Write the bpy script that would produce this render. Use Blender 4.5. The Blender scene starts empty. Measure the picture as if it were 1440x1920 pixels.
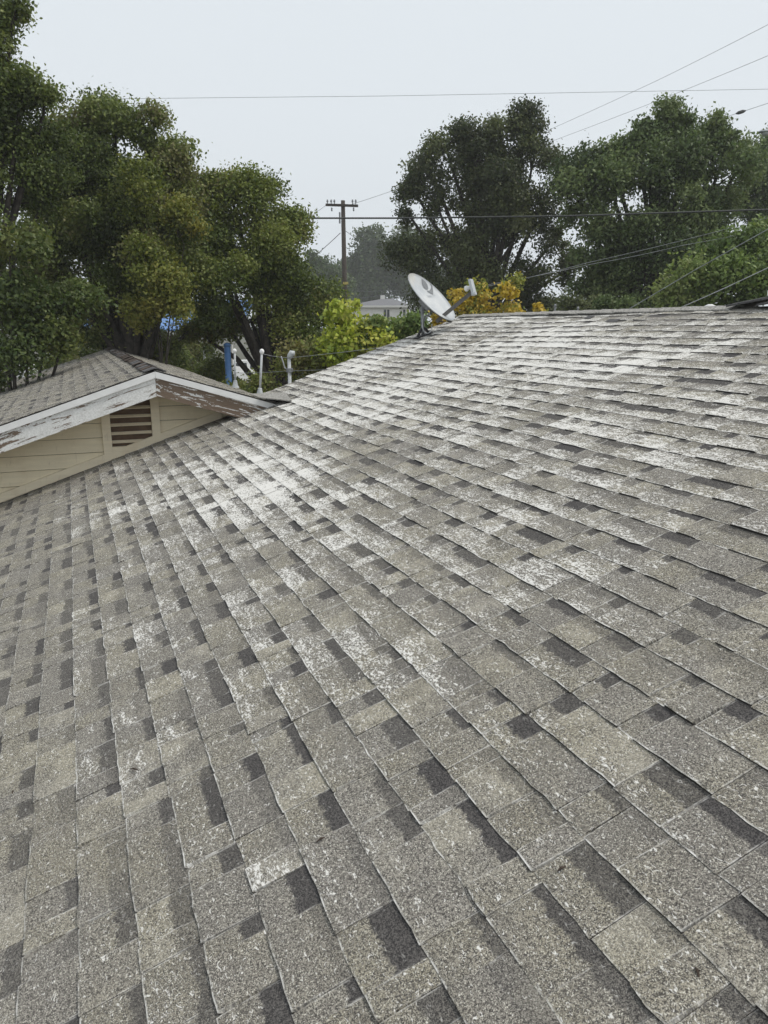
import bpy, bmesh, math, random
import numpy as np
from mathutils import Vector, Matrix, noise as mnoise

# ------------------------------------------------------------------ camera
F = 1413.0                      # focal length in pixels of a 1440 x 1920 frame
CZ = 4.8                        # eye height above the ground
TH, YAW = math.atan(345 / F), math.radians(22.154)
FW = np.array([math.sin(YAW) * math.cos(TH), math.cos(YAW) * math.cos(TH), -math.sin(TH)])
RT = np.array([math.cos(YAW), -math.sin(YAW), 0.0])
UP = np.cross(RT, FW)
FL = np.array([math.sin(YAW), math.cos(YAW), 0.0])
EYE = np.array([0.0, 0.0, CZ])
scene = bpy.context.scene
COL = scene.collection
cam_d = bpy.data.cameras.new('camera')
cam_d.sensor_fit = 'VERTICAL'
cam_d.sensor_height = 32.0
cam_d.lens = F / 1920 * 32.0
cam_d.clip_start, cam_d.clip_end = 0.05, 6000
cam = bpy.data.objects.new('camera', cam_d)
COL.objects.link(cam)
m = Matrix.Identity(4)
for i in range(3):
    m[i][0], m[i][1], m[i][2], m[i][3] = RT[i], UP[i], -FW[i], EYE[i]
cam.matrix_world = m
scene.camera = cam

# ------------------------------------------------------------------ sky, sun, exposure
SUN_EL, SUN_AZ = math.radians(58), math.radians(115)    # azimuth clockwise from +Y
w = bpy.data.worlds.new('World')
scene.world = w
w.use_nodes = True
nt = w.node_tree
nt.nodes.clear()
sky = nt.nodes.new('ShaderNodeTexSky')
sky.sky_type = 'NISHITA'
sky.sun_disc = False
sky.sun_elevation, sky.sun_rotation = SUN_EL, SUN_AZ
sky.dust_density, sky.air_density = 4.0, 1.0
hs = nt.nodes.new('ShaderNodeHueSaturation')
hs.inputs['Saturation'].default_value = 0.12
hs.inputs['Value'].default_value = 0.6
mixc = nt.nodes.new('ShaderNodeMix')
mixc.data_type = 'RGBA'
mixc.inputs[0].default_value = 0.82                     # the overcast layer in front of the clear sky
mixc.inputs[7].default_value = (7.09, 7.62, 8.07, 1)
bg = nt.nodes.new('ShaderNodeBackground')
bg.inputs['Strength'].default_value = 0.1
wo = nt.nodes.new('ShaderNodeOutputWorld')
nt.links.new(sky.outputs[0], hs.inputs['Color'])
nt.links.new(hs.outputs[0], mixc.inputs[6])
nt.links.new(mixc.outputs[2], bg.inputs['Color'])
nt.links.new(bg.outputs[0], wo.inputs['Surface'])
sun_d = bpy.data.lights.new('sun', 'SUN')
sun_d.energy, sun_d.angle, sun_d.color = 1.5, math.radians(14), (1.0, 0.94, 0.85)
sun = bpy.data.objects.new('sun', sun_d)
COL.objects.link(sun)
sd = Vector((math.sin(SUN_AZ) * math.cos(SUN_EL), math.cos(SUN_AZ) * math.cos(SUN_EL), math.sin(SUN_EL)))
sun.rotation_euler = sd.to_track_quat('Z', 'Y').to_euler()
scene.view_settings.view_transform = 'Standard'
scene.view_settings.look = 'None'
scene.view_settings.exposure = 0.36
scene.view_settings.gamma = 1.0
scene.view_settings.use_curve_mapping = False
scene.cycles.max_bounces = 6
scene.cycles.diffuse_bounces = 3
scene.cycles.transparent_max_bounces = 8
scene.cycles.volume_bounces = 0

# ------------------------------------------------------------------ helpers
rng = np.random.default_rng(7)
R = random.Random(11)


def at(px, py, d):
    """world point seen at photo pixel (px, py) at level distance d"""
    v = FW * F + RT * (px - 720) - UP * (py - 960)
    return EYE + v * (d / (v @ FL))


def atY(px, py, y):
    v = FW * F + RT * (px - 720) - UP * (py - 960)
    return EYE + v * (y / v[1])


def proj(p):
    q = np.asarray(p, float) - EYE
    z = q @ FW
    return 720 + F * (q @ RT) / z, 960 - F * (q @ UP) / z, z


def link(name, me, mat=None, parent=None):
    o = bpy.data.objects.new(name, me)
    COL.objects.link(o)
    if mat is not None and me is not None and not me.materials:
        for mm in (mat if isinstance(mat, (list, tuple)) else [mat]):
            me.materials.append(mm)
    if parent:
        o.parent = parent
        o.matrix_parent_inverse = Matrix.Translation(-parent.matrix_world.translation) if False else Matrix.Identity(4)
    return o


def tag(o, label=None, cat=None, group=None, kind=None):
    if label: o['label'] = label
    if cat: o['category'] = cat
    if group: o['group'] = group
    if kind: o['kind'] = kind
    return o


def thing(name, label, cat, loc=(0, 0, 0), group=None):
    o = bpy.data.objects.new(name, None)
    COL.objects.link(o)
    o.empty_display_size = 0.2
    o.location = loc
    OFF[o.name] = Vector(loc)
    return tag(o, label, cat, group)


OFF = {}


class MB:
    """collects geometry given in world coordinates and links it as one mesh"""

    def __init__(self):
        self.v, self.f, self.mi = [], [], []

    def add(self, vs, fs, mi=0):
        b = len(self.v)
        self.v += [tuple(map(float, x)) for x in vs]
        self.f += [tuple(b + i for i in q) for q in fs]
        self.mi += [mi] * len(fs)
        return self

    def prism(self, pts, axis, mi=0):
        """extrude a planar polygon along a vector"""
        n = len(pts)
        a = [np.asarray(p, float) for p in pts]
        b = [p + np.asarray(axis, float) for p in a]
        fs = [tuple(range(n))[::-1], tuple(range(n, 2 * n))]
        fs += [(i, (i + 1) % n, n + (i + 1) % n, n + i) for i in range(n)]
        return self.add(a + b, fs, mi)

    def box(self, c, s, rot=None, mi=0):
        c = np.asarray(c, float)
        h = np.asarray(s, float) / 2
        M = np.eye(3) if rot is None else np.asarray(rot, float)   # columns are axes
        vs = [c + M @ (h * np.array(k)) for k in
              [(-1, -1, -1), (1, -1, -1), (1, 1, -1), (-1, 1, -1), (-1, -1, 1), (1, -1, 1), (1, 1, 1), (-1, 1, 1)]]
        return self.add(vs, [(3, 2, 1, 0), (4, 5, 6, 7), (0, 1, 5, 4), (1, 2, 6, 5), (2, 3, 7, 6), (3, 0, 4, 7)], mi)

    def tube(self, path, rad, n=8, cap=True, mi=0):
        path = [np.asarray(p, float) for p in path]
        rad = [rad] * len(path) if np.isscalar(rad) else list(rad)
        vs, fs = [], []
        ref = None
        for i, p in enumerate(path):
            t = path[min(i + 1, len(path) - 1)] - path[max(i - 1, 0)]
            t = t / (np.linalg.norm(t) + 1e-9)
            if ref is None:
                ref = np.array([1.0, 0, 0]) if abs(t[0]) < 0.8 else np.array([0, 1.0, 0])
            a = ref - t * (ref @ t)
            a /= np.linalg.norm(a) + 1e-9
            ref = a
            b = np.cross(t, a)
            for k in range(n):
                g = 2 * math.pi * k / n
                vs.append(p + rad[i] * (a * math.cos(g) + b * math.sin(g)))
        for i in range(len(path) - 1):
            for k in range(n):
                fs.append((i * n + k, i * n + (k + 1) % n, (i + 1) * n + (k + 1) % n, (i + 1) * n + k))
        if cap:
            fs.append(tuple(range(n))[::-1])
            fs.append(tuple((len(path) - 1) * n + k for k in range(n)))
        return self.add(vs, fs, mi)

    def lathe(self, c, prof, n=16, axis=(0, 0, 1), mi=0):
        """prof: list of (radius, height) along the axis"""
        ax = np.asarray(axis, float) / np.linalg.norm(axis)
        a = np.cross(ax, [0.3, 1, 0.2]); a /= np.linalg.norm(a)
        b = np.cross(ax, a)
        vs, fs = [], []
        for r, h in prof:
            for k in range(n):
                g = 2 * math.pi * k / n
                vs.append(np.asarray(c, float) + ax * h + max(r, 1e-4) * (a * math.cos(g) + b * math.sin(g)))
        for i in range(len(prof) - 1):
            for k in range(n):
                fs.append((i * n + k, i * n + (k + 1) % n, (i + 1) * n + (k + 1) % n, (i + 1) * n + k))
        fs.append(tuple(range(n))[::-1])
        fs.append(tuple((len(prof) - 1) * n + k for k in range(n)))
        return self.add(vs, fs, mi)

    def build(self, name, mat, parent=None, smooth=False):
        me = bpy.data.meshes.new(name)
        off = np.zeros(3)
        p = parent
        while p is not None:
            off += np.array(OFF.get(p.name, Vector((0, 0, 0))))
            p = p.parent
        me.from_pydata([tuple(np.asarray(v) - off) for v in self.v], [], self.f)
        o = link(name, me, mat, parent)
        me.polygons.foreach_set('material_index', self.mi)
        if smooth:
            me.polygons.foreach_set('use_smooth', [True] * len(me.polygons))
        me.update()
        return o


# ------------------------------------------------------------------ materials
def mat_new(name):
    mt = bpy.data.materials.new(name)
    mt.use_nodes = True
    nt = mt.node_tree
    return mt, nt, nt.nodes['Principled BSDF']


class G:
    """tiny node-graph writer"""

    def __init__(self, nt):
        self.nt = nt

    def n(self, kind, **kw):
        x = self.nt.nodes.new(kind)
        for k, v in kw.items():
            setattr(x, k, v)
        return x

    def set(self, sock, v):
        if isinstance(v, bpy.types.NodeSocket):
            self.nt.links.new(v, sock)
        else:
            sock.default_value = v

    def math(self, op, a, b=0.0, c=0.0, clamp=False):
        x = self.n('ShaderNodeMath', operation=op, use_clamp=clamp)
        self.set(x.inputs[0], a); self.set(x.inputs[1], b); self.set(x.inputs[2], c)
        return x.outputs[0]

    def mix(self, f, a, b):
        x = self.n('ShaderNodeMix', data_type='RGBA')
        self.set(x.inputs[0], f); self.set(x.inputs[6], a); self.set(x.inputs[7], b)
        return x.outputs[2]

    def ss(self, v, lo, hi):
        x = self.n('ShaderNodeMapRange', interpolation_type='SMOOTHSTEP')
        self.set(x.inputs[0], v); self.set(x.inputs[1], lo); self.set(x.inputs[2], hi)
        return x.outputs[0]

    def noise(self, vec, scale, detail=2.0, rough=0.5, dist=0.0):
        x = self.n('ShaderNodeTexNoise')
        self.set(x.inputs['Vector'], vec)
        x.inputs['Scale'].default_value = scale
        x.inputs['Detail'].default_value = detail
        x.inputs['Roughness'].default_value = rough
        x.inputs['Distortion'].default_value = dist
        return x.outputs[0]

    def attr(self, name):
        return self.n('ShaderNodeAttribute', attribute_name=name)

    def pos(self, scale=(1, 1, 1), obj=False):
        if obj:
            v = self.n('ShaderNodeTexCoord').outputs['Object']
        else:
            v = self.n('ShaderNodeNewGeometry').outputs['Position']
        x = self.n('ShaderNodeMapping')
        self.nt.links.new(v, x.inputs[0])
        x.inputs['Scale'].default_value = scale
        return x.outputs[0]

    def bump(self, h, strength, dist):
        x = self.n('ShaderNodeBump')
        x.inputs['Strength'].default_value = strength
        x.inputs['Distance'].default_value = dist
        self.set(x.inputs['Height'], h)
        return x.outputs[0]


def c4(r, g, b):
    return (r, g, b, 1.0)


def simple(name, col, rough=0.7, metal=0.0, var=0.25, scale=8.0, detail=4.0):
    mt, nt, bs = mat_new(name)
    g = G(nt)
    n = g.noise(g.pos(), scale, detail, 0.6)
    f = g.ss(n, 0.3, 0.7)
    lo = c4(*[c * (1 - var) for c in col]); hi = c4(*[min(1, c * (1 + var)) for c in col])
    g.set(bs.inputs['Base Color'], g.mix(f, lo, hi))
    bs.inputs['Roughness'].default_value = rough
    bs.inputs['Metallic'].default_value = metal
    return mt


def shingle_material(name, coarse=1.0, gain=1.0):
    mt, nt, bs = mat_new(name)
    g = G(nt)
    ruv = g.attr('ruv').outputs['Vector']        # (along course, up slope, random)
    edge = g.n('ShaderNodeSeparateXYZ'); nt.links.new(g.attr('edge').outputs['Vector'], edge.inputs[0])
    pv = g.n('ShaderNodeSeparateXYZ'); nt.links.new(g.attr('pv').outputs['Vector'], pv.inputs[0])
    wear = g.attr('wear').outputs['Fac']
    db, t, wd = edge.outputs
    dark, band, tone = pv.outputs
    # granules
    n1 = g.noise(ruv, 400 / coarse, 2.0, 0.65, 0.6)
    n2 = g.noise(ruv, 165 / coarse, 2.0, 0.6, 0.4)
    n3 = g.noise(ruv, 9, 3.0, 0.6)
    n4 = g.noise(ruv, 2.1, 2.0, 0.5)
    gr = g.math('ADD', g.math('MULTIPLY', n1, 0.62), g.math('MULTIPLY', n2, 0.38))
    gf = g.ss(gr, 0.44, 0.575)
    olive = g.mix(g.ss(n4, 0.35, 0.65), c4(.36 * gain, .335 * gain, .292 * gain), c4(.40 * gain, .366 * gain, .275 * gain))
    base = g.mix(gf, c4(.040 * gain, .036 * gain, .033 * gain), olive)
    tv = g.math('ADD', g.math('MULTIPLY', tone, 0.55), g.math('MULTIPLY', g.ss(n3, 0.3, 0.7), 0.45))
    base = g.mix(g.math('MULTIPLY', g.math('SUBTRACT', 1.0, tv), 0.62), base, c4(.110 * gain, .102 * gain, .096 * gain))
    base = g.mix(g.math('MULTIPLY', g.ss(tv, 0.62, 0.95), 0.30), base, c4(.43 * gain, .40 * gain, .325 * gain))
    n5 = g.noise(ruv, 300 / coarse, 1.0, 0.5, 1.2)
    base = g.mix(g.math('MULTIPLY', g.ss(n5, 0.60, 0.65), 0.75), base, c4(.72, .69, .60))
    # the darker granule band under the next course
    nb = g.noise(ruv, 38, 3.0, 0.6)
    bs_edge = g.math('ADD', band, g.math('MULTIPLY', g.math('SUBTRACT', nb, 0.5), 0.05))
    bm = g.math('MULTIPLY', g.ss(db, bs_edge, g.math('ADD', bs_edge, 0.012)), dark)
    darkc = g.mix(gf, c4(.030, .028, .029), c4(.112, .105, .101))
    base = g.mix(bm, base, darkc)
    # granule loss: whitish flakes, edges first
    st = g.n('ShaderNodeMapping'); nt.links.new(ruv, st.inputs[0]); st.inputs['Scale'].default_value = (0.6, 1.0, 1.0)
    st2 = g.n('ShaderNodeMapping'); nt.links.new(ruv, st2.inputs[0]); st2.inputs['Scale'].default_value = (0.33, 1.1, 1.0)
    f1 = g.noise(st.outputs[0], 125 / coarse, 4.0, 0.66, 0.7)
    f2 = g.noise(st2.outputs[0], 30, 4.0, 0.65, 0.5)
    fl = g.math('ADD', g.math('MULTIPLY', f1, 0.66), g.math('MULTIPLY', f2, 0.34))
    low = g.math('MULTIPLY', g.math('SUBTRACT', 0.062, db), 2.3)
    ww = g.math('ADD', wear, g.math('MULTIPLY', low, g.ss(wear, 0.1, 0.6)))
    ww = g.math('SUBTRACT', ww, g.math('MULTIPLY', bm, 0.35))
    thr = g.math('SUBTRACT', 0.67, g.math('MULTIPLY', ww, 0.225))
    wm = g.ss(fl, thr, g.math('ADD', thr, 0.045))
    # small isolated flecks everywhere
    f3 = g.noise(st.outputs[0], 88 / coarse, 3.0, 0.62, 1.4)
    wm = g.math('MAXIMUM', wm, g.math('MULTIPLY', g.ss(g.math('ADD', f3, g.math('MULTIPLY', g.math('SUBTRACT', n4, 0.5), 0.10)), 0.635, 0.665), g.math('SUBTRACT', 0.95, g.math('MULTIPLY', bm, 0.8))))
    # worn edges
    dl = g.math('MINIMUM', t, g.math('SUBTRACT', wd, t))
    ne = g.noise(ruv, 30, 3.0, 0.6)
    ne2 = g.noise(ruv, 6, 2.0, 0.5)
    ec = g.math('ADD', g.math('MULTIPLY', g.ss(ne, 0.44, 0.62), 0.8), g.math('MULTIPLY', g.ss(ne2, 0.47, 0.62), 0.4))
    e1 = g.math('MULTIPLY', g.math('SUBTRACT', 1.0, g.ss(db, 0.0012, 0.0055)), g.ss(db, -0.003, -0.0005))
    e2 = g.math('SUBTRACT', 1.0, g.ss(dl, 0.001, 0.0045))
    em = g.math('MULTIPLY', g.math('MAXIMUM', e1, g.math('MULTIPLY', e2, 0.55)), g.math('MULTIPLY', ec, g.math('ADD', 0.50, g.math('MULTIPLY', wear, 1.3))), clamp=True)
    wm = g.math('MAXIMUM', wm, em)
    white = g.mix(n2, c4(.62, .60, .56), c4(.86, .85, .82))
    wm = g.math('MULTIPLY', wm, g.ss(db, -0.005, -0.001))
    col = g.mix(g.math('MULTIPLY', wm, 0.92), base, white)
    col = g.mix(g.ss(db, -0.001, -0.004), col, c4(.035, .032, .030))  # dark asphalt butt face, also painting the shadow gap under each course
    g.set(bs.inputs['Base Color'], col)
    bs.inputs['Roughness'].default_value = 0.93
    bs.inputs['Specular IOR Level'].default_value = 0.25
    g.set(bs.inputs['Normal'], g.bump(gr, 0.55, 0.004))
    return mt


def peel_material(name, bare, seed):
    """weathered painted board: grain runs along object X"""
    mt, nt, bs = mat_new(name)
    g = G(nt)
    uv = g.attr('ruv').outputs['Vector']
    a = g.n('ShaderNodeMapping'); nt.links.new(uv, a.inputs[0])
    a.inputs['Location'].default_value = (seed, seed * 2.3, 0); a.inputs['Scale'].default_value = (2.2, 17, 1)
    b = g.n('ShaderNodeMapping'); nt.links.new(uv, b.inputs[0])
    b.inputs['Location'].default_value = (seed, 0, 0); b.inputs['Scale'].default_value = (5, 120, 1)
    w1 = g.noise(a.outputs[0], 1.0, 5.0, 0.62, 1.6)
    w2 = g.noise(b.outputs[0], 1.0, 3.0, 0.6, 0.6)
    w3 = g.noise(uv, 60, 3.0, 0.6)
    f = g.math('ADD', g.math('MULTIPLY', w1, 0.66), g.math('ADD', g.math('MULTIPLY', w2, 0.2), g.math('MULTIPLY', w3, 0.14)))
    m_ = g.ss(f, 1 - bare - 0.012, 1 - bare + 0.012)
    wood = g.mix(w2, c4(.080, .054, .037), c4(.24, .175, .125))
    paint = g.mix(g.ss(w3, 0.35, 0.7), c4(.66, .66, .64), c4(.83, .83, .82))
    dirt = g.noise(uv, 11, 3.0, 0.6)
    paint = g.mix(g.math('MULTIPLY', g.ss(dirt, 0.5, 0.75), 0.35), paint, c4(.42, .40, .37))
    g.set(bs.inputs['Base Color'], g.mix(m_, paint, wood))
    bs.inputs['Roughness'].default_value = 0.75
    g.set(bs.inputs['Normal'], g.bump(g.math('ADD', g.math('MULTIPLY', m_, -1.0), w2), 0.5, 0.003))
    return mt


def leaf_material(name, rough=0.55, trans=0.28):
    mt, nt, bs = mat_new(name)
    g = G(nt)
    col = g.attr('tint').outputs['Color']
    g.set(bs.inputs['Base Color'], col)
    bs.inputs['Roughness'].default_value = rough
    bs.inputs['Specular IOR Level'].default_value = 0.35
    tr = g.n('ShaderNodeBsdfTranslucent')
    hsv = g.n('ShaderNodeHueSaturation'); hsv.inputs['Value'].default_value = 1.25; hsv.inputs['Saturation'].default_value = 1.1
    nt.links.new(col, hsv.inputs['Color']); nt.links.new(hsv.outputs[0], tr.inputs['Color'])
    mx = g.n('ShaderNodeMixShader'); mx.inputs[0].default_value = trans
    nt.links.new(bs.outputs[0], mx.inputs[1]); nt.links.new(tr.outputs[0], mx.inputs[2])
    nt.links.new(mx.outputs[0], nt.nodes['Material Output'].inputs['Surface'])
    return mt


M = {}
M['shingle'] = shingle_material('asphalt_shingle')
M['shingle_far'] = shingle_material('asphalt_shingle_wing', 1.6)
M['deck'] = simple('roof_underlayment', (.05, .048, .045), 0.95)
M['bark'] = simple('oak_bark', (.05, .042, .035), 0.95, var=0.5, scale=9)
M['leaf'] = leaf_material('leaf')
def weathered(name, col, stain):
    mt, nt, bs = mat_new(name)
    g = G(nt)
    n = g.noise(g.pos((2.5, 2.5, 26)), 1.0, 5.0, .65)
    n2 = g.noise(g.pos(), 3.0, 4.0, .6)
    n3 = g.noise(g.pos((30, 30, 5)), 1.0, 4.0, .6)
    c = g.mix(g.ss(n, .35, .7), c4(*[q * .90 for q in col]), c4(*col))
    c = g.mix(g.math('MULTIPLY', g.ss(n2, .45, .75), .35), c, c4(*stain))
    c = g.mix(g.math('MULTIPLY', g.ss(n3, .58, .75), .30), c, c4(*[q * .55 for q in stain]))
    g.set(bs.inputs['Base Color'], c)
    bs.inputs['Roughness'].default_value = .75
    g.set(bs.inputs['Normal'], g.bump(n, .25, .004))
    return mt


M['cream'] = weathered('cream_paint', (.84, .745, .545), (.58, .46, .30))
M['cream_trim'] = weathered('cream_trim_paint', (.85, .75, .56), (.60, .46, .30))
M['white'] = simple('white_paint', (.78, .78, .77), 0.6, var=0.06, scale=6)
M['stucco'] = simple('stucco', (.42, .36, .28), 0.9, var=0.1)
M['vent_dark'] = simple('vent_back_shadow_brown', (.12, .078, .050), 0.9)  # brown shadow between the slats, put into the backing colour
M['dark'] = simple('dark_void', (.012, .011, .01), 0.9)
M['galv'] = simple('galvanised_steel', (.46, .48, .49), 0.55, 0.0, var=0.15, scale=30)
M['grey_metal'] = simple('grey_bracket_metal', (.24, .25, .26), 0.5, 0.3, var=0.15, scale=30)
M['arm'] = simple('dull_arm_metal', (.11, .105, .10), 0.5, 0.2, var=0.2, scale=30)
M['black'] = simple('black_plastic', (.02, .02, .022), 0.6)
M['wire'] = simple('wire_insulation', (.05, .054, .052), 0.7)
M['wire_thin'] = simple('aluminium_wire', (.20, .215, .225), 0.6)
M['pole_wood'] = simple('pole_wood', (.045, .034, .027), 0.9, var=0.35, scale=14)
M['shingle_ridge'] = simple('ridge_strip_granules', (.27, .26, .24), 0.95, var=0.6, scale=55)
M['felt'] = simple('ridge_cap_felt', (.085, .083, .084), 0.95, var=0.3, scale=60)
M['rust'] = simple('brown_ridge_cap', (.06, .043, .033), 0.95, var=0.6, scale=30)
M['blue'] = simple('blue_tarp', (.10, .23, .50), 0.5, var=0.15)
M['glass'] = simple('dark_window_glass', (.03, .035, .04), 0.08, var=0.1)
M['farwhite'] = simple('far_house_paint', (.74, .72, .68), 0.8, var=0.05)
M['farroof'] = simple('far_house_roof', (.16, .16, .17), 0.9, var=0.15)
M['lens'] = simple('lamp_lens', (.45, .46, .46), 0.3)
M['tyre'] = simple('tyre_rubber', (.02, .02, .02), 0.9)
M['peel_light'] = peel_material('peeling_white_board', 0.445, 3.1)
M['peel_heavy'] = peel_material('bare_brown_board', 0.553, 8.7)

# ------------------------------------------------------------------ ground
def ground_material():
    mt, nt, bs = mat_new('dry_yard')
    g = G(nt)
    n = g.noise(g.pos(), 0.35, 6.0, 0.65)
    n2 = g.noise(g.pos(), 14, 4.0, 0.6)
    c = g.mix(g.ss(n, 0.4, 0.6), c4(.095, .078, .052), c4(.055, .072, .028))
    g.set(bs.inputs['Base Color'], g.mix(g.math('MULTIPLY', n2, 0.5), c, c4(.05, .045, .03)))
    bs.inputs['Roughness'].default_value = 0.95
    return mt


gx = np.concatenate([np.linspace(-60, 60, 41), [-90, -140, -300, -800, -2500, 90, 140, 300, 800, 2500]])
gx.sort()
vs, fs = [], []
for j, yy in enumerate(gx):
    for i, xx in enumerate(gx):
        d_ = math.hypot(xx, yy)
        vs.append((xx, yy, 0.12 * mnoise.noise(Vector((xx * .11, yy * .11, 0))) if d_ > 25 else 0))
n_ = len(gx)
for j in range(n_ - 1):
    for i in range(n_ - 1):
        fs.append((j * n_ + i, j * n_ + i + 1, (j + 1) * n_ + i + 1, (j + 1) * n_ + i))
tag(MB().add(vs, fs).build('ground', ground_material(), smooth=True), kind='structure')

# ------------------------------------------------------------------ house: main roof
TAN = 1 / 3.0
AL = math.atan(TAN)
CA, SA = math.cos(AL), math.sin(AL)
H0 = 1.45                       # eye above the roof plane
EXP = 0.0991 * H0               # shingle exposure
S_OFF = -0.1806 * H0            # one butt line
RIDGE_X = 4.83
S_RIDGE = RIDGE_X / CA

house = thing('house', 'house with worn grey shingle roof and cream gabled wing in front', 'house', (0, 0, 0))


def frame_main(u, s, n):
    return np.stack([s * CA - n * SA, u, CZ - H0 + s * SA + n * CA], -1)


def sag(u, s):
    return 0.010 * np.sin(u * 0.9 + 1.0) * np.sin(s * 1.1 + 0.4) + 0.004 * np.sin(u * 2.3 + s * 1.7)


def vnoise(x, y, z=0.0, sc=1.0):
    return mnoise.fractal(Vector((x * sc, y * sc, z)), 0.9, 2.0, 3)


def wear_main(u, s):
    blobs = [(6.6, 2.4, 2.4, 1.7, .44), (7.2, 3.8, 2.0, 1.3, .52), (5.7, .9, 1.2, .6, .28), (4.4, 3.6, 2.0, .9, .22),
             (2.7, 2.95, .8, .5, .26), (3.0, 1.7, 1.6, .9, .16), (2.8, .35, 1.1, .6, .08), (4.2, 1.2, 1.3, .7, .26), (1.9, 1.5, .8, .6, .08),
             (4.5, 4.4, 1.8, .6, .02), (8.2, 4.6, 1.2, .8, .30), (5.6, 4.1, 1.4, .6, .16)]
    v = (0.33 if u > 1.6 else 0.33 - 0.16 * (1.6 - u)) - 0.07 * max(0.0, min(1.0, 2.8 - u)) + (0.10 * min(1.0, max(0.0, s - 2.2)) if u > 2.2 else 0.0)
    for cu, cs, ru, rs, a in blobs:
        v += a * math.exp(-((u - cu) / ru) ** 2 - ((s - cs) / rs) ** 2)
    k = vnoise(u, s, 3.0, 0.9)
    k2 = vnoise(u * 0.8, s * 2.2, 7.0, 2.0)
    v = min(v, 0.88) * (1 + 0.35 * k) + 0.08 * k + 0.14 * k2
    if s < -0.25:
        v *= 0.35
    return max(0.0, v)


def piece(u0, u1, s0, e, T, frame, r, dark, band, tone, wear, lift=0.0, skew=(0, 0), sagf=None, jit=1.0):
    """one shingle tab: returns verts, faces and per-vertex attributes"""
    w_ = u1 - u0
    nc = max(1, min(6, int(w_ / 0.045)))
    us = np.linspace(0, w_, nc + 1)
    rows = [0.0, 0.010, e * 0.55, e + 0.022]
    tops = [T - 0.0012 + lift, T + lift * 0.95, T * 0.62 + lift * 0.35, 0.0008]
    V, At = [], []
    jb = r.normal(0, 0.0016 * jit, nc + 1)
    jh = r.normal(0, 0.0008 * jit, nc + 1)
    sk0, sk1 = skew
    for ri, (ds, h) in enumerate(rows_h := list(zip(rows, tops))):
        for ci, uu in enumerate(us):
            wob = jb[ci] if ri < 2 else 0
            side = (sk0 if ci == 0 else sk1 if ci == nc else 0) * (1 - ds / e) * 0.5
            V.append((u0 + uu + side, s0 + ds + wob, max(0.0006, h + (jh[ci] if ri < 3 else 0))))
            At.append((ds, uu))
    nb = len(V)
    for ci, uu in enumerate(us):                 # bottom of the butt edge
        V.append((u0 + uu, s0 + jb[ci] + 0.0008, max(0.0, lift * 0.8 - 0.001)))
        At.append((-0.012, uu))
    nb2 = len(V)
    for ci in (0, nc):
        V.append((u0 + us[ci], s0 + rows[-1], 0.0))
        At.append((e, us[ci]))
    fs = []
    k = nc + 1
    for ri in range(3):
        for ci in range(nc):
            fs.append((ri * k + ci + 1, ri * k + ci, (ri + 1) * k + ci, (ri + 1) * k + ci + 1))
    for ci in range(nc):
        fs.append((nb + ci + 1, nb + ci, ci, ci + 1))
    fs.append((nb, nb2, 3 * k, 2 * k, k, 0))
    fs.append((nc, k + nc, 2 * k + nc, 3 * k + nc, nb2 + 1, nb + nc))
    V = np.array(V)
    n = V[:, 2].copy()
    if sagf is not None:
        n = n + sagf(V[:, 0], V[:, 1])
    P = frame(V[:, 0], V[:, 1], n)
    rd = r.random() * 40
    ruv = np.stack([V[:, 0], V[:, 1], np.full(len(V), rd)], -1)
    At = np.array(At)
    edge = np.stack([At[:, 0], At[:, 1], np.full(len(V), w_)], -1)
    pv = np.tile([dark, band, tone], (len(V), 1))
    wr = np.array([max(0, wear(a, b)) for a, b in V[:, :2]]) if callable(wear) else np.full(len(V), wear)
    wr = np.maximum(0, wr + r.normal(0, 0.10) * min(1.0, 0.3 + wr.mean() * 2))
    return P, fs, ruv, edge, pv, wr


def mesh_pieces(name, plist, mat, parent, origin=None):
    V, Fc, ru, ed, pv, wr = [], [], [], [], [], []
    b = 0
    for P, fs, a1, a2, a3, a4 in plist:
        V.append(P); ru.append(a1); ed.append(a2); pv.append(a3); wr.append(a4)
        Fc += [tuple(b + i for i in q) for q in fs]
        b += len(P)
    V = np.concatenate(V)
    o_ = np.zeros(3) if origin is None else origin
    me = bpy.data.meshes.new(name)
    me.from_pydata((V - o_).tolist(), [], Fc)
    for nm, arr, ty, key in (('ruv', np.concatenate(ru), 'FLOAT_VECTOR', 'vector'), ('edge', np.concatenate(ed), 'FLOAT_VECTOR', 'vector'),
                             ('pv', np.concatenate(pv), 'FLOAT_VECTOR', 'vector'), ('wear', np.concatenate(wr), 'FLOAT', 'value')):
        at_ = me.attributes.new(nm, ty, 'POINT')
        at_.data.foreach_set(key, np.ascontiguousarray(arr, dtype=np.float32).ravel())
    me.update()
    o = link(name, me, mat, parent)
    o.location = o_
    return o


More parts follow.
